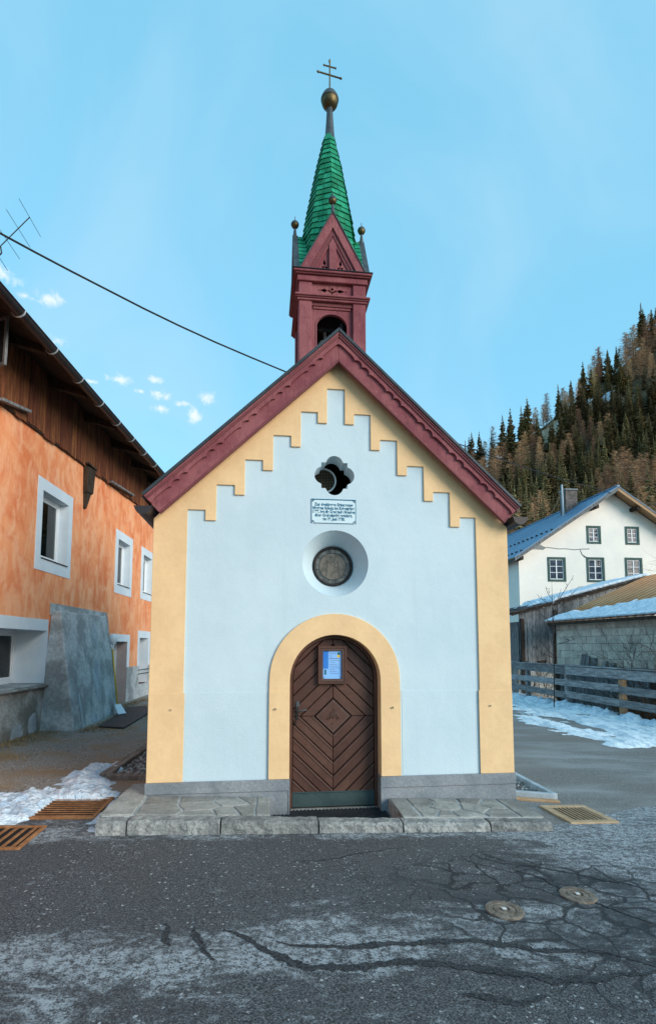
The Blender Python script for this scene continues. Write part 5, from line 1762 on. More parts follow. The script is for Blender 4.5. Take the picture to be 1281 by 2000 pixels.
# ------------------------------------------------------------------ block shed behind the fence
SW0, SUx = Vector((10.5, 14.0, 0)), Vector((0.085, -0.9964, 0)).normalized()
SVx = Vector((-SUx.y, SUx.x, 0))
XS = Matrix(((SUx.x, SVx.x, 0, SW0.x), (SUx.y, SVx.y, 0, SW0.y), (0, 0, 1, 0), (0, 0, 0, 1)))
bs = thing('block_shed', 'low shed of grey concrete blocks under a rusty corrugated roof', 'shed', tuple(SW0))
rb = random.Random(13)
MB(XS).box(0, 8, 0.03, 0.25, -0.8, 2.62).build('wall_core', M['mortar'], bs)
ch_ = 0.262
for r_ in range(6):
    z0 = 1.00 + r_ * ch_
    u = -0.25 if r_ % 2 else 0.0
    while u < 8:
        a, b = max(0, u) + .007, min(8, u + 0.5) - .007
        if b - a > 0.05:
            d = rb.uniform(0, 0.012)
            MB(XS).box(a, b, d, 0.05, z0 + .007, z0 + ch_ - .007).build('block', M['block'], bs, bevel=0.006)
        u += 0.5
u = 0.3
while u < 4.6:
    w = rb.uniform(0.16, 0.3)
    MB(XS).box(u, u + w - .012, -0.10, -0.07, -0.7, rb.uniform(0.86, 0.97)).build('retaining_board', M['wood_grey'], bs, bevel=0.004)
    u += w
MB(XS).box(0.0, 8, -0.06, 0.02, -0.8, 0.98).build('footing', M['wood_dark'], bs)
for (u, w, h) in ((1.55, 0.22, 0.42), (1.80, 0.16, 0.36), (2.1, 0.2, 0.30), (2.7, 0.14, 0.2), (3.0, 0.2, 0.14)):
    MB(XS).hexa([(u, -0.16, 1.0), (u + w, -0.16, 1.0), (u + w, -.13, 1.0), (u, -.13, 1.0)], [(u, -0.06, 1.0 + h), (u + w, -0.06, 1.0 + h), (u + w, -.03, 1.0 + h), (u, -.03, 1.0 + h)]).build('leaning_board', M['wood_grey'], bs)
MB(XS).box(0.0, 8, -0.22, 0.0, 0.95, 1.0).build('wall_ledge', M['wood_grey'], bs, bevel=0.01)
# corrugated roof, rising away from the road
m = MB(XS)
RPIT = 0.415
n = 8 * 36
vs, fs = [], []
for i in range(n + 1):
    u = -0.15 + 8.2 * i / n
    z = 0.011 * math.cos(2 * math.pi * i / 12)
    for v in (-0.35, 2.0, 4.4):
        vs.append((u, v, 2.62 + (v + 0.35) * RPIT + z))
shade_fs = []
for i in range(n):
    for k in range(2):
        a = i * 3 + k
        (shade_fs if math.cos(2 * math.pi * (i + .5) / 12) < -0.45 else fs).append((a, a + 3, a + 4, a + 1))  # valley faces get the darker rust colour, painting in groove shade soft light lacks
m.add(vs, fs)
m.f += shade_fs
m.mi += [1] * len(shade_fs)
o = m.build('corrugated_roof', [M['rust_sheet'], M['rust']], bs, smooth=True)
so = o.modifiers.new('thickness', 'SOLIDIFY'); so.thickness = 0.006
MB(XS).box(-0.1, 8, -0.30, -0.26, 2.50, 2.60).build('eave_board', M['wood_dark'], bs)
m = MB(XS)
m.prism([(-0.25, 2.6), (4.2, 2.6 + 4.45 * RPIT), (4.2, 2.2), (-0.25, 2.2)], -0.10, -0.06, plane='yz')
m.build('gable_boards', M['wood_grey'], bs)
def roof_snow(name, label, xf, base, fn, u0, u1, v0, v1, res, h, seed, thr=0.0):
    U_, V_ = frange(u0, u1, res), frange(v0, v1, res)
    H, idx, vs, fs = {}, {}, [], []
    for j, v in enumerate(V_):
        for i, u in enumerate(U_):
            e = fn(u, v) + 0.5 * noise.fractal(Vector((u * 1.5, v * 1.9, seed)), 1, 2, 5)
            H[i, j] = min(1, e / 0.25) * h if e > 0 else -0.02
    def vid(i, j, lowr=False):
        k = (i, j)
        if k not in idx:
            idx[k] = len(vs)
            vs.append((U_[i], V_[j], base(U_[i], V_[j]) + max(H[k], -0.01)))
        return idx[k]
    for j in range(len(V_) - 1):
        for i in range(len(U_) - 1):
            if max(H[i, j], H[i + 1, j], H[i, j + 1], H[i + 1, j + 1]) > 0:
                fs.append((vid(i, j), vid(i + 1, j), vid(i + 1, j + 1), vid(i, j + 1)))
    m = MB(xf)
    m.add(vs, fs)
    # closed edge
    o = m.build(name, M['snow'], smooth=True)
    s_ = o.modifiers.new('thickness', 'SOLIDIFY'); s_.thickness = h * 0.9; s_.offset = -1
    return tag(o, label, 'snow', kind='stuff')
roof_snow('roof_snow', 'snow lying along the eave of the rusty corrugated roof', XS, lambda u, v: 2.66 + (v + .35) * RPIT, lambda u, v: 0.30 + min(u, 5) * .17 - v * 0.8, -0.12, 7.9, -0.40, 2.4, 0.06, 0.06, 4)

# ------------------------------------------------------------------ old timber shed
ts = thing('timber_shed', 'old grey plank shed with snow on its slanting shingle roof', 'shed', (10, 16, 0))
rb = random.Random(17)
u = 10.0
while u < 12.4:
    w = rb.uniform(0.14, 0.24)
    zt = 3.0 + (u - 9.6) * 0.262
    MB().box(u, u + w - .012, 16.0 + rb.uniform(0, .02), 16.04, rb.uniform(0.95, 1.1) if u < 11 else 0.9, zt).build('wall_plank', M['wood_grey'], ts, bevel=0.004)
    u += w
MB().box(10.0, 10.06, 16.05, 19, 0.9, 2.74).build('side_planking', M['wood_grey'], ts)
MB().box(10.0, 12.4, 16.05, 16.1, 0.9, 2.7).build('wall_backing', M['wood_dark'], ts)
MB().box(9.9, 16.3, 16.0, 19, -0.8, 0.9).build('stone_base', M['dado'], ts)
while u < 16.1:
    w = rb.uniform(0.18, 0.28)
    zt = 3.0 + (u - 9.6) * 0.262
    MB().box(u, u + w - .012, 16.0 + rb.uniform(0, .02), 16.04, 1.2, zt).build('wall_plank', M['wood_rail'], ts, bevel=0.004)
    u += w
for x in (10.05, 11.55):
    MB().box(x, x + 0.14, 15.92, 16.0, -0.5, 2.75 + (x - 9.6) * .26).build('corner_post', M['wood_dark'], ts)
def shz(x): return 3.02 + (x - 9.6) * 0.262
m = MB()
m.hexa([(9.55, 15.85, shz(9.55)), (16.3, 15.85, shz(16.3)), (16.3, 19.2, shz(16.3)), (9.55, 19.2, shz(9.55))], [(9.55, 15.85, shz(9.55) + .05), (16.3, 15.85, shz(16.3) + .05), (16.3, 19.2, shz(16.3) + .05), (9.55, 19.2, shz(9.55) + .05)])
m.build('roof_deck', M['wood_dark'], ts)
x = 9.5
while x < 16.2:
    y = 15.78
    while y < 19.2:
        w = rb.uniform(0.35, 0.7)
        l = 0.72
        dz = rb.uniform(0.0, 0.02)
        MB().hexa([(x, y, shz(x) + .085 + dz), (x + l, y, shz(x + l) + .055), (x + l, y + w - .02, shz(x + l) + .055), (x, y + w - .02, shz(x) + .085 + dz)],
                  [(x, y, shz(x) + .115 + dz), (x + l, y, shz(x + l) + .075), (x + l, y + w - .02, shz(x + l) + .075), (x, y + w - .02, shz(x) + .115 + dz)]).build('roof_shingle', M['shingle_old'], ts)
        y += w
    x += 0.52
m = MB()
m.hexa([(9.6, 15.82, shz(9.6) - .05), (16.2, 15.82, shz(16.2) - .05), (16.2, 15.88, shz(16.2) - .05), (9.6, 15.88, shz(9.6) - .05)], [(9.6, 15.82, shz(9.6)), (16.2, 15.82, shz(16.2)), (16.2, 15.88, shz(16.2)), (9.6, 15.88, shz(9.6))])
m.build('verge_board', M['wood_dark'], ts)
roof_snow('roof_snow', 'thick snow on the slanting roof of the old timber shed', None, lambda u, v: shz(u) + 0.12, lambda u, v: min(u - 11.7, 15.9 - u) * 0.8 + 0.05 + min(0.15, (v - 15.8) * .5), 10.6, 16.1, 15.84, 19.0, 0.08, 0.13, 9)

# ------------------------------------------------------------------ white house on the right
wh = thing('white_house', 'white plastered house with blue grey sheet roof and green framed windows', 'house', (18.63, 22, 0))
HX0, HX1, HY = 13.05, 24.2, 22.0
AX, AZ, EZ = 18.63, 10.42, 6.72
RP = (AZ - EZ) / (AX - HX0)
WINS = [(17.134, 17.92, 7.45, 8.41), (19.46, 20.25, 7.45, 8.43), (14.75, 15.75, 5.285, 6.585), (17.05, 18.05, 5.285, 6.62), (19.365, 20.35, 5.30, 6.64), (21.7, 22.7, 5.3, 6.65)]
m = MB()
m.holed([(HX0, -1.5), (HX1, -1.5), (HX1, EZ), (AX, AZ), (HX0, EZ)], [rect(a, b, c_, d) for a, b, c_, d in WINS], HY, HY + 0.3)
m.build('gable_wall', M['white_warm'], wh)
m = MB()
m.box(HX0, HX0 + .3, HY + .302, HY + 13, -1.5, EZ).box(HX1 - .3, HX1, HY + .302, HY + 13, -1.5, EZ).box(HX0, HX1, HY + 13.001, HY + 13.3, -1.5, EZ)
m.build('side_wall', M['white_warm'], wh)
MB().prism([(HX0 + .4, 2), (HX1 - .4, 2), (HX1 - .4, EZ - .2), (AX, AZ - .4), (HX0 + .4, EZ - .2)], HY + 0.8, HY + .9).build('inner_wall', M['black'], wh)
for a, b, c_, d in WINS:
    w_ = thing('window', None, None); w_.parent = wh; w_.location = (0, 0, 0)
    w0 = 0.085
    m = MB()
    m.holed(rect(a - .03, b + .03, c_ - .03, d + .03), [rect(a + w0, b - w0, c_ + w0, d - w0)], HY - 0.035, HY + 0.06)
    m.build('frame', M['dark_green'], w_)
    xm = (a + b) / 2
    A, B, C_, D_ = a + w0, b - w0, c_ + w0, d - w0
    m = MB()
    m.holed(rect(A, B, C_, D_), [rect(A + .05, xm - .03, C_ + .05, D_ - .05), rect(xm + .03, B - .05, C_ + .05, D_ - .05)], HY + 0.02, HY + .07)
    for k in (1, 2):
        z = C_ + .05 + (D_ - C_ - .1) * k / 3
        m.box(A + .05, xm - .03, HY + .025, HY + .06, z - .015, z + .015).box(xm + .03, B - .05, HY + .025, HY + .06, z - .015, z + .015)
    m.build('sash', M['pvc'], w_)
    rr_ = random.Random(int(a * 100))
    for x0, x1 in ((A + .05, xm - .03), (xm + .03, B - .05)):
        for k in range(3):
            z0 = C_ + .05 + (D_ - C_ - .1) * k / 3
            z1 = C_ + .05 + (D_ - C_ - .1) * (k + 1) / 3
            ty = rr_.uniform(-.006, .006)
            MB().hexa([(x0, HY + .045 + ty, z0), (x1, HY + .045 - ty, z0), (x1, HY + .05, z0), (x0, HY + .05, z0)], [(x0, HY + .045, z1), (x1, HY + .045, z1), (x1, HY + .05, z1), (x0, HY + .05, z1)]).build('pane', M['pane'], w_)
def rz(x): return AZ - RP * abs(x - AX)
for s, mat in ((-1, M['blue_sheet']), (1, M['blue_sheet'])):
    xe = AX + s * (AX - HX0 + 0.55)
    ze = rz(xe)
    m = MB()
    p = [(AX, AZ + .14), (xe, ze + .14), (xe, ze + .09), (AX, AZ + .09)]
    m.holed(p, [], HY - 0.75, HY + 14)
    m.build('roof_slope', mat, wh)
    m = MB()
    p = [(AX, AZ + .088), (xe, ze + .088), (xe, ze - .12), (AX, AZ - .12)]
    m.holed(p, [], HY - 0.72, HY - 0.67)
    m.build('verge_board', M['wood_grey'] if s < 0 else M['wood_tan'], wh)
    m = MB()
    p = [(AX, AZ + .086), (xe, ze + .086), (xe, ze + .05), (AX, AZ + .05)]
    m.holed(p, [], HY - 0.665, HY)
    m.build('soffit', M['wood_tan'], wh)
    for q in (0.42, 4.9):
        x = xe - s * q
        MB().box(x - .09, x + .09, HY - .66, HY - .001, rz(x) - .30, rz(x) - .10).build('purlin_end', M['wood_dark'], wh)
    # standing seams
    if s < 0:
        m = MB()
        for k in range(22):
            y = HY - .6 + k * .62
            m.hexa([(AX - .02, y, AZ + .14), (xe + .02, y, ze + .14), (xe + .02, y + .03, ze + .14), (AX - .02, y + .03, AZ + .14)], [(AX - .02, y, AZ + .165), (xe + .02, y, ze + .165), (xe + .02, y + .03, ze + .165), (AX - .02, y + .03, AZ + .165)])
        m.build('roof_seams', M['blue_sheet'], wh)
        for q in (0.5, 2.3):
            x = xe + q
            m = MB()
            for k in range(24):
                y = HY - .5 + k * .55
                m.box(x - .05, x + .05, y, y + .12, rz(x) + .13, rz(x) + .22)
            m.build('snow_guards', M['iron'], wh)
MB().box(AX - .09, AX + .09, HY - .76, HY + 14, AZ + .12, AZ + .19).build('ridge_cap', M['blue_sheet'], wh)
MB().box(HX0 - .50, HX0 - .36, HY - .7, HY + 13, EZ - .36, EZ - .22).build('gutter', M['lead'], wh)
# cracked plaster
m = MB()
rc = random.Random(6)
def wallp(px, py): 
    q = on_y(px, py, HY)
    return (q.x, q.z)
pts = [wallp(*p) for p in ((1026, 1074), (1034, 1069), (1043, 1064), (1050, 1060), (1058, 1066), (1066, 1070), (1060, 1074), (1046, 1073))]
m.holed(pts, [], HY - .012, HY)
m.build('bare_patch', M['cement_rough'], wh)
m = MB()
pts = [wallp(*p) for p in ((1060, 1070), (1075, 1071), (1090, 1072), (1105, 1071), (1120, 1072), (1135, 1073), (1150, 1072))]
m.tube([(p[0], HY - .005, p[1] + rc.uniform(-.05, .05)) for p in pts], 0.022, 4)
pts = [wallp(*p) for p in ((1132, 1074), (1136, 1083), (1142, 1088), (1150, 1090))]
m.tube([(p[0], HY - .005, p[1]) for p in pts], [.02, .025, .05, .01], 4)
m.build('plaster_crack', M['cement'], wh)
# chimney
c0, c1 = on_y(1099, 1003, 24.5), on_y(1128, 955, 24.5)
CHX0, CHX1, CHZ = c0.x + .22, c1.x - .05, c1.z
chm = thing('chimney', None, None); chm.parent = wh; chm.location = (0, 0, 0)
rb = random.Random(8)
zz = rz(CHX0) - .2
m = MB()
while zz < CHZ - .1:
    x = CHX0 + (0 if int(zz * 10) % 2 else -.1)
    for k in range(4):
        a, b = CHX0 + (CHX1 - CHX0) * k / 4, CHX0 + (CHX1 - CHX0) * (k + 1) / 4
        d = rb.uniform(0, .025)
        m.box(a + .008, b - .008, 24.5 + d, 25.2 - d, zz + .008, zz + .085)
    zz += .095
tag(m.build('brickwork', M['brick'], chm), kind='stuff')
MB().box(CHX0 + .02, CHX1 - .02, 24.53, 25.17, rz(CHX0) - .3, CHZ - .1).build('chimney_core', M['mortar'], chm)
MB().box(CHX0 - .03, CHX1 + .03, 24.46, 25.24, CHZ - .08, CHZ).build('chimney_cap', M['cement'], chm)
q0, q1 = on_y(1100, 1020, 24.3), on_y(1096, 947, 24.3)
MB().tube([q0, q1], 0.062, 8).build('service_mast', M['bracket'], wh)
q2 = on_y(1075, 1006, 25.5)
MB().tube([q1 - Vector((0, 0, .5)), q2], 0.025, 5).build('mast_stay', M['wood_tan'], wh)

# ------------------------------------------------------------------ overhead cable
pA, pB = Vector((-5.2, 3.0)), Vector((21.0, 23.5))
dAB = (pB - pA).normalized()
nAB = Vector((-dAB.y, dAB.x))
pts = []
for px, py in ((-60, 418), (0, 455), (70, 493), (140, 530), (210, 566), (280, 602), (350, 636), (420, 668), (490, 698), (560, 727), (640, 760), (720, 794), (800, 829), (890, 865), (960, 891), (1030, 915), (1100, 937), (1150, 950), (1190, 962), (1235, 976), (1300, 992)):
    v = ray(px, py)
    den = v.x * nAB.x + v.y * nAB.y
    t_ = ((pA.x - EYE.x) * nAB.x + (pA.y - EYE.y) * nAB.y) / den
    pts.append(EYE + v * t_)
cb = MB().tube(pts, 0.0175, 6).build('overhead_cable', M['iron'])
tag(cb, 'black overhead cable sagging across the sky behind the chapel', 'cable')

# television aerial over the farmhouse roof
AY = 3.2
an = thing('tv_aerial', 'thin rooftop television aerial above the orange farmhouse at the left edge', 'aerial', tuple(on_y(-45, 525, AY)))
def ap(px, py): return on_y(px, py, AY)
b0, b1 = ap(-60, 542), ap(59, 424)
MB().tube([b0, b1], 0.008, 6).build('boom', M['iron'], an)
for (x0, y0, x1, y1) in ((41, 410, 78, 442), (17, 431, 57, 463), (-4, 457, 36, 486), (-22, 482, 12, 509), (-45, 500, -8, 530)):
    a, b = ap(x0, y0), ap(x1, y1)
    off = Vector((0.10, -0.35, 0.05))
    MB().tube([a + off * .6, b - off * .6], 0.0042, 5).build('element', M['iron'], an)
mast_top = ap(-48, 520)
roof_z = 7.6
MB().tube([mast_top + Vector((0, 0, .3)), Vector((mast_top.x, mast_top.y, 6.5))], 0.022, 8).build('mast', M['lead'], an)
a_ = ap(0, 484)
MB().tube([ap(2, 482), ap(4, 494), ap(-4, 502), ap(-14, 505)], 0.012, 6).build('balun_lead', M['iron'], an)

# ------------------------------------------------------------------ mountain side
RIDGE = [(-700, 60), (-200, 30), (-40, 34), (40, 62), (90, 88), (118, 101), (137, 113), (171, 138), (196, 158), (221, 176), (251, 206), (300, 246), (380, 300), (600, 330), (900, 300)]
def ridge(x):
    for (a, za), (b, zb) in zip(RIDGE, RIDGE[1:]):
        if x <= b:
            return za + (zb - za) * max(0, (x - a)) / (b - a)
    return RIDGE[-1][1]
YR = 300.0
def hill_z(x, y):
    f = (y - 58) / (YR - 58)
    r_ = ridge(x)
    n_ = noise.fractal(Vector((x * .018, y * .018, 3.0)), 1, 2, 5) * 5.0
    if f <= 0: 
        return -2.5 + f * 4
    if f <= 1:
        s = f * (0.55 + 0.45 * f)
        return -2.5 + (r_ + 2.5) * s + n_ * min(1, f * 4) * (1 - f) 
    return r_ - (y - YR) * 0.3
hx = frange(-60, 340, 6)
hx = sorted(set([-700, -500, -350, -250, -180, -120] + hx + [400, 500, 650, 900]))
hy = sorted(set(frange(54, 300, 6) + [300, 330, 400, 520]))
tag(grid_mesh('hill', hx, hy, hill_z, M['hill']), kind='structure')
# crags and snow ledges under the skyline
def crag(px, py, y, w, h, seed, name, label, mat):
    c_ = on_y(px, py, y)
    c_.z = hill_z(c_.x, c_.y)
    r_ = random.Random(seed)
    m = MB()
    nu, nv = 16, 10
    vs, fs = [], []
    for j in range(nv + 1):
        for i in range(nu + 1):
            a, b = i / nu - .5, j / nv - .5
            e = max(0, 1 - (4 * a * a + 4 * b * b))
            k = noise.fractal(Vector((a * 7, b * 9, seed)), 1, 2, 4)
            step_ = math.floor((b + .5) * 5) / 5
            vs.append((c_.x + a * w + k * w * .04, c_.y + b * h * 0.9 - 2.5 * e ** .5 - k * 1.2, hill_z(c_.x + a * w, c_.y + b * h * .9) + (1.0 + 2.2 * k + 2.0 * (step_ - (b + .5)) * 3) * e ** .5 - 0.6))
    for j in range(nv):
        for i in range(nu):
            a = j * (nu + 1) + i
            fs.append((a, a + 1, a + nu + 2, a + nu + 1))
    m.add(vs, fs)
    o = m.build(name, mat)
    return tag(o, label, 'rock' if mat == M['rock'] else 'snow', kind='stuff' if mat != M['rock'] else None)
CRAGS = [(1072, 795, 292, 22, 16, 1, 'rock_outcrop', 'tan rock outcrop near the skyline in the forest, the lower left one', 'rock'),
         (1085, 772, 296, 16, 9, 2, 'rock_outcrop', 'pale rock ledge just under the skyline trees above the lower outcrop', 'rock'),
         (1132, 742, 290, 20, 12, 3, 'rock_outcrop', 'rock outcrop under the tall yellowish larch on the ridge', 'rock'),
         (1085, 762, 294, 10, 3.5, 4, 'snow_ledge', 'snow streak on the pale rock ledge at the skyline', 'snow'),
         (1140, 724, 293, 12, 4, 5, 'snow_ledge', 'snow streak on the rock outcrop below the ridge larch', 'snow'),
         (1186, 752, 288, 8, 9, 6, 'snow_ledge', 'small snow gully in the dark forest right of the outcrops', 'snow')]
for px, py, y, w, h, sd_, nm, lb, mt in CRAGS:
    crag(px, py, y, w, h, sd_, nm, lb, M[mt])

# tree prototypes
def cone_trunk(h, r_, seg=5):
    m = MB()
    m.tube([(0, 0, -1.0), (0, 0, h * .5), (0, 0, h)], [r_, r_ * .55, r_ * .06], seg)
    return m
def spruce_crown(h, seed, dens=1.0):
    r_ = random.Random(seed)
    m = MB()
    z = h * r_.uniform(.06, .14)
    Rm = h * r_.uniform(.11, .20)
    gap = r_.choice((.08, .2, .32))
    pw_ = r_.uniform(.6, 1.0)
    z = h * r_.choice((.06, .12, .25))
    while z < h * 0.985:
        f = 1 - (z / h)
        rad = Rm * (f ** pw_) * r_.uniform(.7, 1.2) + .12
        n = max(4, int((6 + 6 * f) * dens))
        a0 = r_.uniform(0, 6.28)
        for k in range(n):
            if r_.random() < gap: continue
            a = a0 + 2 * math.pi * k / n + r_.uniform(-.25, .25)
            L = rad * r_.uniform(.6, 1.2)
            dr = -L * r_.uniform(.22, .5)
            ca, sa = math.cos(a), math.sin(a)
            zb = z + r_.uniform(-.12, .12) * h * .03
            w = L * r_.uniform(.20, .34) + .1
            hang = L * r_.uniform(.15, .3) + .15
            P0 = Vector((0, 0, zb + .15)); P1 = Vector((ca * L * .55, sa * L * .55, zb + dr * .35)); P2 = Vector((ca * L, sa * L, zb + dr + L * .10))
            sv = Vector((-sa, ca, 0)) * w
            dn = Vector((0, 0, -hang))
            m.add([P0, P1 + sv + dn * .5, P2, P1 - sv + dn * .5, P1 + Vector((0, 0, .12)), P1 + sv * .5 + dn * 1.3, P1 - sv * .5 + dn * 1.3], [(0, 1, 4), (4, 1, 2), (4, 2, 3), (0, 4, 3), (1, 5, 4), (3, 4, 6)])
        z += h * r_.uniform(.026, .04) + .12 * f
    m.add([(0.12, 0, h * .95), (-.12, .08, h * .95), (0, -.1, h * .95), (0, 0, h * 1.03)], [(0, 1, 3), (1, 2, 3), (2, 0, 3)])
    return m
def larch_crown(h, seed, spread=0.19):
    r_ = random.Random(seed)
    m = MB()
    z = h * .16
    while z < h * .98:
        f = 1 - z / h
        rad = h * spread * (f ** .75) + .2
        for k in range(int(4 + 6 * f)):
            a = r_.uniform(0, 6.28)
            L = rad * r_.uniform(.55, 1.1)
            ca, sa = math.cos(a), math.sin(a)
            P0 = Vector((0, 0, z)); P2 = Vector((ca * L, sa * L, z + L * r_.uniform(-.05, .32)))
            m.add([P0 + Vector((0, 0, .05)), P0 - Vector((0, 0, .05)), P2], [(0, 1, 2)])
            for q in range(5):
                u = r_.uniform(.25, 1)
                B = P0.lerp(P2, u)
                d = Vector((ca * r_.uniform(.2, 1) - sa * r_.uniform(-1, 1), sa * r_.uniform(.2, 1) + ca * r_.uniform(-1, 1), r_.uniform(-.55, .75)))
                E2 = B + d * r_.uniform(.4, .95) * (.45 + .055 * h)
                sv = Vector((r_.uniform(-1, 1), r_.uniform(-1, 1), r_.uniform(-1, 1))).normalized() * .07
                m.add([B - sv, B + sv, E2], [(0, 1, 2)])
        z += h * .022
    return m
protos = {'spruce': [], 'larch': []}
park = bpy.data.collections.new('unused')
def proto(kind, i, h):
    tr = cone_trunk(h, h * .012).build('trunk', M['bark'])
    cr_ = (spruce_crown(h, 100 + i) if kind == 'spruce' else larch_crown(h, 200 + i, 0.15 + .02 * (i % 3))).build('crown', M[kind])
    protos[kind].append((tr, cr_, h))
for i, h in enumerate((17, 20, 23, 19, 15, 21, 18, 24)): proto('spruce', i, h)
for i, h in enumerate((16, 19, 14, 18, 20, 15)): proto('larch', i, h)
used = set()
def plant(kind, x, y, z, sc, rz_, name, label, cat, group, idx, wid=1.0):
    tr, cr_, h = protos[kind][idx]
    t_ = bpy.data.objects.new(name, None)
    COL.objects.link(t_)
    t_.location = (x, y, z)
    t_.rotation_euler = (0, 0, rz_)
    t_.scale = (sc * wid, sc * wid, sc)
    tag(t_, label, cat, group)
    for src in (tr, cr_):
        if src.name not in used:
            o = src
            used.add(src.name)
        else:
            o = src.copy()
            COL.objects.link(o)
        o.parent = t_
        o.location = (0, 0, 0)
    return t_
rt = random.Random(31)
cands = []
for ix in range(0, 150):
    for iy in range(0, 100):
        x = 5 + ix * 3.1 + rt.uniform(-1.4, 1.4)
        y = 62 + iy * 3.1 + rt.uniform(-1.4, 1.4)
        if y > 306: continue
        z = hill_z(x, y)
        px, py = project((x, y, z + 9))
        if not (895 < px < 1310): continue
        pt = project((x, y, z + 19))[1]
        # hidden by the chapel roof, the white house or lower ground
        lim = 1262 - (1.0) * 0
        if px < 1010 and py > 990 + (px - 1010) * -0.2 + 60: continue
        roofline = 1047 - (px - 988) * .455 if px < 1190 else 957 + (px - 1190) * .72
        if pt > roofline + 6: continue
        if px < 1009 and pt > 990 - (1009 - px) * -.0 + 60: continue
        # verge of the chapel hides what is lower left of it
        vy = 648 + (px - 658) * .974
        if px < 1009 and pt > vy + 12: continue
        skip = small = False
        pb = project((x, y, z))[1]
        for (cx_, cy_, yy, w, h, *_r) in CRAGS:
            if abs(px - cx_) < w * 1.1 and pt < cy_ + h * .9 and pb > cy_ - 2 and y < yy - 3:
                small = True
            if abs(px - cx_) < w * 1.15 and cy_ - 4 < pb < cy_ + h * 1.9 and y < yy + 1:
                skip = True
        if skip: continue
        cands.append((x, y, z, px, py, small))
rt.shuffle(cands)
nsp = nla = 0
kept = []
cell = {}
for (x, y, z, px, py, sm) in cands:
    spacing = 2.9 + 1.9 * (y - 60) / 240
    ok = True
    for q in kept:
        if (q[0] - x) ** 2 + (q[1] - y) ** 2 < spacing ** 2:
            ok = False
            break
    if ok:
        kept.append((x, y, z, px, py, sm))
print('TREES', len(cands), len(kept))
for (x, y, z, px, py, sm) in kept:
    lv = noise.noise(Vector((x * .028, y * .028, 9.0))) + rt.uniform(-.28, .28) + (0.22 if y < 190 else 0.0)
    if lv > 0.13:
        if nla >= 300: continue
        nla += 1
        if y > 190:
            lb, gp = 'bare brown larch in the forest high on the steep slope', 'bare larches high on the slope'
        else:
            lb, gp = 'bare brown larch low on the slope above the white house', 'bare larches low on the slope'
        plant('larch', x, y, z - .4, rt.uniform(.8, 1.25) * (.45 if sm else (1.15 if y > 280 else 1)), rt.uniform(0, 6.28), 'larch', lb, 'tree', gp, rt.randrange(6), rt.uniform(1.0, 1.5))
    else:
        if nsp >= 300: continue
        nsp += 1
        if y > 283:
            lb, gp = 'dark spruce standing against the sky on the mountain ridge', 'spruces on the skyline'
        elif y > 190:
            lb, gp = 'dark green spruce in the forest high on the steep slope', 'spruces high on the slope'
        else:
            lb, gp = 'dark green spruce low on the slope above the white house', 'spruces low on the slope'
        plant('spruce', x, y, z - .4, rt.uniform(.72, 1.25) * (.45 if sm else (1.22 if y > 280 else 1)), rt.uniform(0, 6.28), 'spruce', lb, 'tree', gp, rt.randrange(8), rt.uniform(.95, 1.4))
M['larch_gold'] = pmat('yellowish_larch_twigs', (0.42, 0.28, 0.09), (0.60, 0.43, 0.17), 1.2, fine=5, bump=0, world=False, rough=0.9, spec=0.1)
gp = on_y(1158, 722, 291)
gl = thing('larch', 'tall yellowish larch on the ridge above a rock outcrop', 'tree', (gp.x, gp.y, hill_z(gp.x, gp.y) - .5))
MB().add([], []).tube([Vector(gl.location), Vector(gl.location) + Vector((0, 0, 21))], [.25, .03], 6).build('trunk', M['bark'], gl)
MB(Matrix.Translation(gl.location)).add(*[(lambda q: (q.v, q.f))(larch_crown(22, 333, .17))][0]).build('crown', M['larch_gold'], gl)
# the rest of the wood, out of the frame or behind the chapel: one mass
fm = MB()
rw = random.Random(55)
for _ in range(1500):
    x, y = rw.uniform(-60, 330), rw.uniform(75, 305)
    z = hill_z(x, y)
    px, py = project((x, y, z + 9))
    if 890 < px < 1315 or px < 560 or px > 1700: continue
    kind = 'larch' if noise.noise(Vector((x * .028, y * .028, 9.0))) > 0.05 else 'spruce'
    tr, cr_, h = protos[kind][rw.randrange(4)]
    mt = Matrix.Translation((x, y, z - .5)) @ Matrix.Rotation(rw.uniform(0, 6.28), 4, 'Z') @ Matrix.Scale(rw.uniform(.75, 1.25), 4)
    ps = cr_.data
    vv = [mt @ v_.co for v_ in ps.vertices]
    ff = [tuple(p.vertices) for p in ps.polygons]
    if len(fm.f) > 700000: break
    if kind == 'larch':
        ff = ff[::2]
    fm.add(vv, ff, 1 if kind == 'larch' else 0)
tag(fm.build('forest', [M['spruce'], M['larch']]), 'far wood of spruce and larch on the rest of the mountainside', 'forest', kind='stuff')
print('FOREST', len(fm.f))
print('SPRUCE', nsp, 'LARCH', nla)
bpy.data.collections.remove(park)

# ------------------------------------------------------------------ bare shrubs near the fence
def branchy(seed, base, d0, length, rad, levels, spread, m, nkids=(2, 4), droop=0.0, curl=.25):
    r_ = random.Random(seed)
    def grow(p, d, L, ra, lv):
        pts = [p]
        rr_ = [ra]
        n = 5
        cur = d.normalized()
        for i in range(n):
            cur = (cur + Vector((r_.uniform(-1, 1), r_.uniform(-1, 1), r_.uniform(-1, 1))) * curl * .5 + Vector((0, 0, -droop * .2))).normalized()
            pts.append(pts[-1] + cur * L / n)
            rr_.append(ra * (1 - .8 * (i + 1) / n) + .0012)
        m.tube(pts, rr_, 4 if lv == levels else 3, cap=False)
        if lv <= 0: return
        for k in range(r_.randint(*nkids)):
            i = r_.randint(1, n)
            nd = (cur + Vector((r_.uniform(-1, 1), r_.uniform(-1, 1), r_.uniform(-.6, 1))) * spread).normalized()
            grow(pts[i], nd, L * r_.uniform(.45, .75), max(rr_[i] * .75, .002), lv - 1)
    grow(Vector(base), Vector(d0), length, rad, levels)
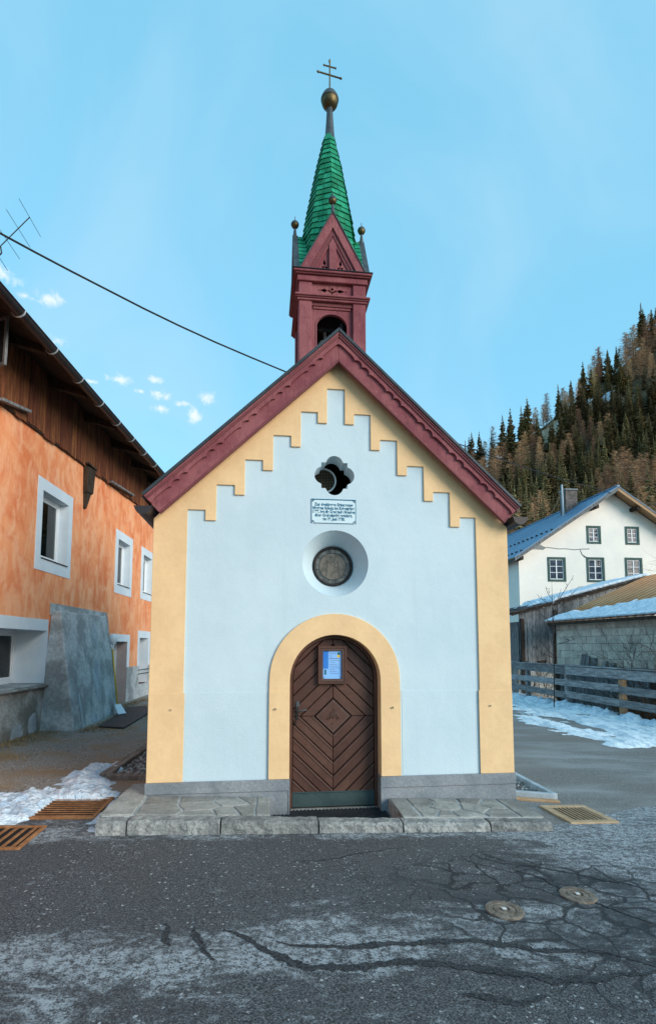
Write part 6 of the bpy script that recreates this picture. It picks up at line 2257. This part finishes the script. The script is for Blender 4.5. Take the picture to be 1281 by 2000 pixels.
# slim sapling in front of the sheds
s0 = on_y(1079, 1330, 10.6)
s0.z = g0(s0.x, s0.y) - .3
sap = thing('sapling', 'slim bare sapling with seed tufts in front of the sheds', 'sapling', tuple(s0))
m = MB()
top = on_y(1077, 1135, 10.6)
m.tube([s0, s0.lerp(top, .4) + Vector((.03, 0, 0)), s0.lerp(top, .75), top], [.019, .015, .010, .004], 5)
for k, (px, py, qx, qy) in enumerate(((1079, 1190, 1118, 1128), (1078, 1180, 1050, 1165), (1080, 1200, 1130, 1145), (1079, 1260, 1128, 1246), (1080, 1280, 1038, 1230), (1080, 1285, 1040, 1262), (1078, 1170, 1065, 1148), (1079, 1220, 1035, 1175), (1079, 1215, 1095, 1150), (1079, 1300, 1055, 1275))):
    a, b = on_y(px, py, 10.6), on_y(qx, qy, 10.5)
    m.tube([a, a.lerp(b, .5) + Vector((0, .05, -.03)), b], [.012, .009, .004], 4)
    r_ = random.Random(k)
    for q in range(7):
        c_ = a.lerp(b, r_.uniform(.5, 1))
        m.tube([c_, c_ + Vector((r_.uniform(-.1, .1), r_.uniform(-.1, .1), r_.uniform(-.02, .14)))], [.006, .006], 3)
m.build('sapling_stems', M['twig'], sap)
# tangle of bare bush by the fence
bu = thing('bare_bush', 'dense tangle of dark bare branches behind the fence at the right edge', 'bush', (10.4, 7.6, -.3))
m = MB()
rr_ = random.Random(77)
for k in range(26):
    b0_ = (10.1 + rr_.uniform(-.25, .4), 7.3 + rr_.uniform(-1.2, 1.6), -.4)
    d0_ = (rr_.uniform(-.5, .3), rr_.uniform(-.3, 1.1), rr_.uniform(.5, 1.5))
    branchy(500 + k, b0_, d0_, rr_.uniform(1.3, 2.3), .016, 3, .75, m, (2, 4), droop=.28)
m.build('branches', M['twig'], bu)
br_ = thing('dry_brush', 'low brown dry brush behind the lower fence rails at the right edge', 'bush', (9.9, 8, -.3))
m = MB()
for k in range(420):
    b0_ = Vector((9.75 + rr_.uniform(-.2, .6), rr_.uniform(5.5, 9.6), -.35))
    d_ = Vector((rr_.uniform(-.5, .5), rr_.uniform(-.5, .5), rr_.uniform(.4, 1.0)))
    m.tube([b0_, b0_ + d_ * .5, b0_ + d_ * rr_.uniform(.7, 1.05) + Vector((rr_.uniform(-.2, .2), rr_.uniform(-.2, .2), -.05))], [.009, .006, .002], 3, cap=False)
m.build('brush_stems', M['brush'], br_)
b2 = thing('bare_shrub', 'small leafless shrub with dark seed heads at the wall behind the fence', 'bush', (9.9, 14.5, -.3))
m = MB()
for k in range(9):
    branchy(700 + k, (9.75 + rr_.uniform(-.2, .5), 14.2 + rr_.uniform(-.8, .8), -.2), (rr_.uniform(-.5, .5), rr_.uniform(-.4, .4), 1), rr_.uniform(.8, 1.4), .012, 2, .8, m, (2, 3), droop=.1)
m.build('branches', M['twig'], b2)
# big bare tree whose fine twigs reach in at the right edge
bg = thing('bare_tree', 'bare violet grey tree reaching in at the right edge before the white house', 'tree', (21.2, 17.5, -.5))
m = MB()
m.tube([(21.2, 17.5, -1), (21.1, 17.5, 3), (21.0, 17.4, 6), (20.8, 17.4, 9)], [.22, .18, .13, .05], 8)
m.build('trunk', M['bark'], bg)
m = MB()
for k in range(26):
    z = rr_.uniform(2.5, 8.8)
    a = rr_.uniform(0, 6.28)
    branchy(900 + k, (21.05, 17.45, z), (math.cos(a), math.sin(a), rr_.uniform(.2, .9)), rr_.uniform(1.6, 2.8), .035, 3, .7, m, (2, 4), droop=.12)
m.build('crown', M['twig_violet'], bg)
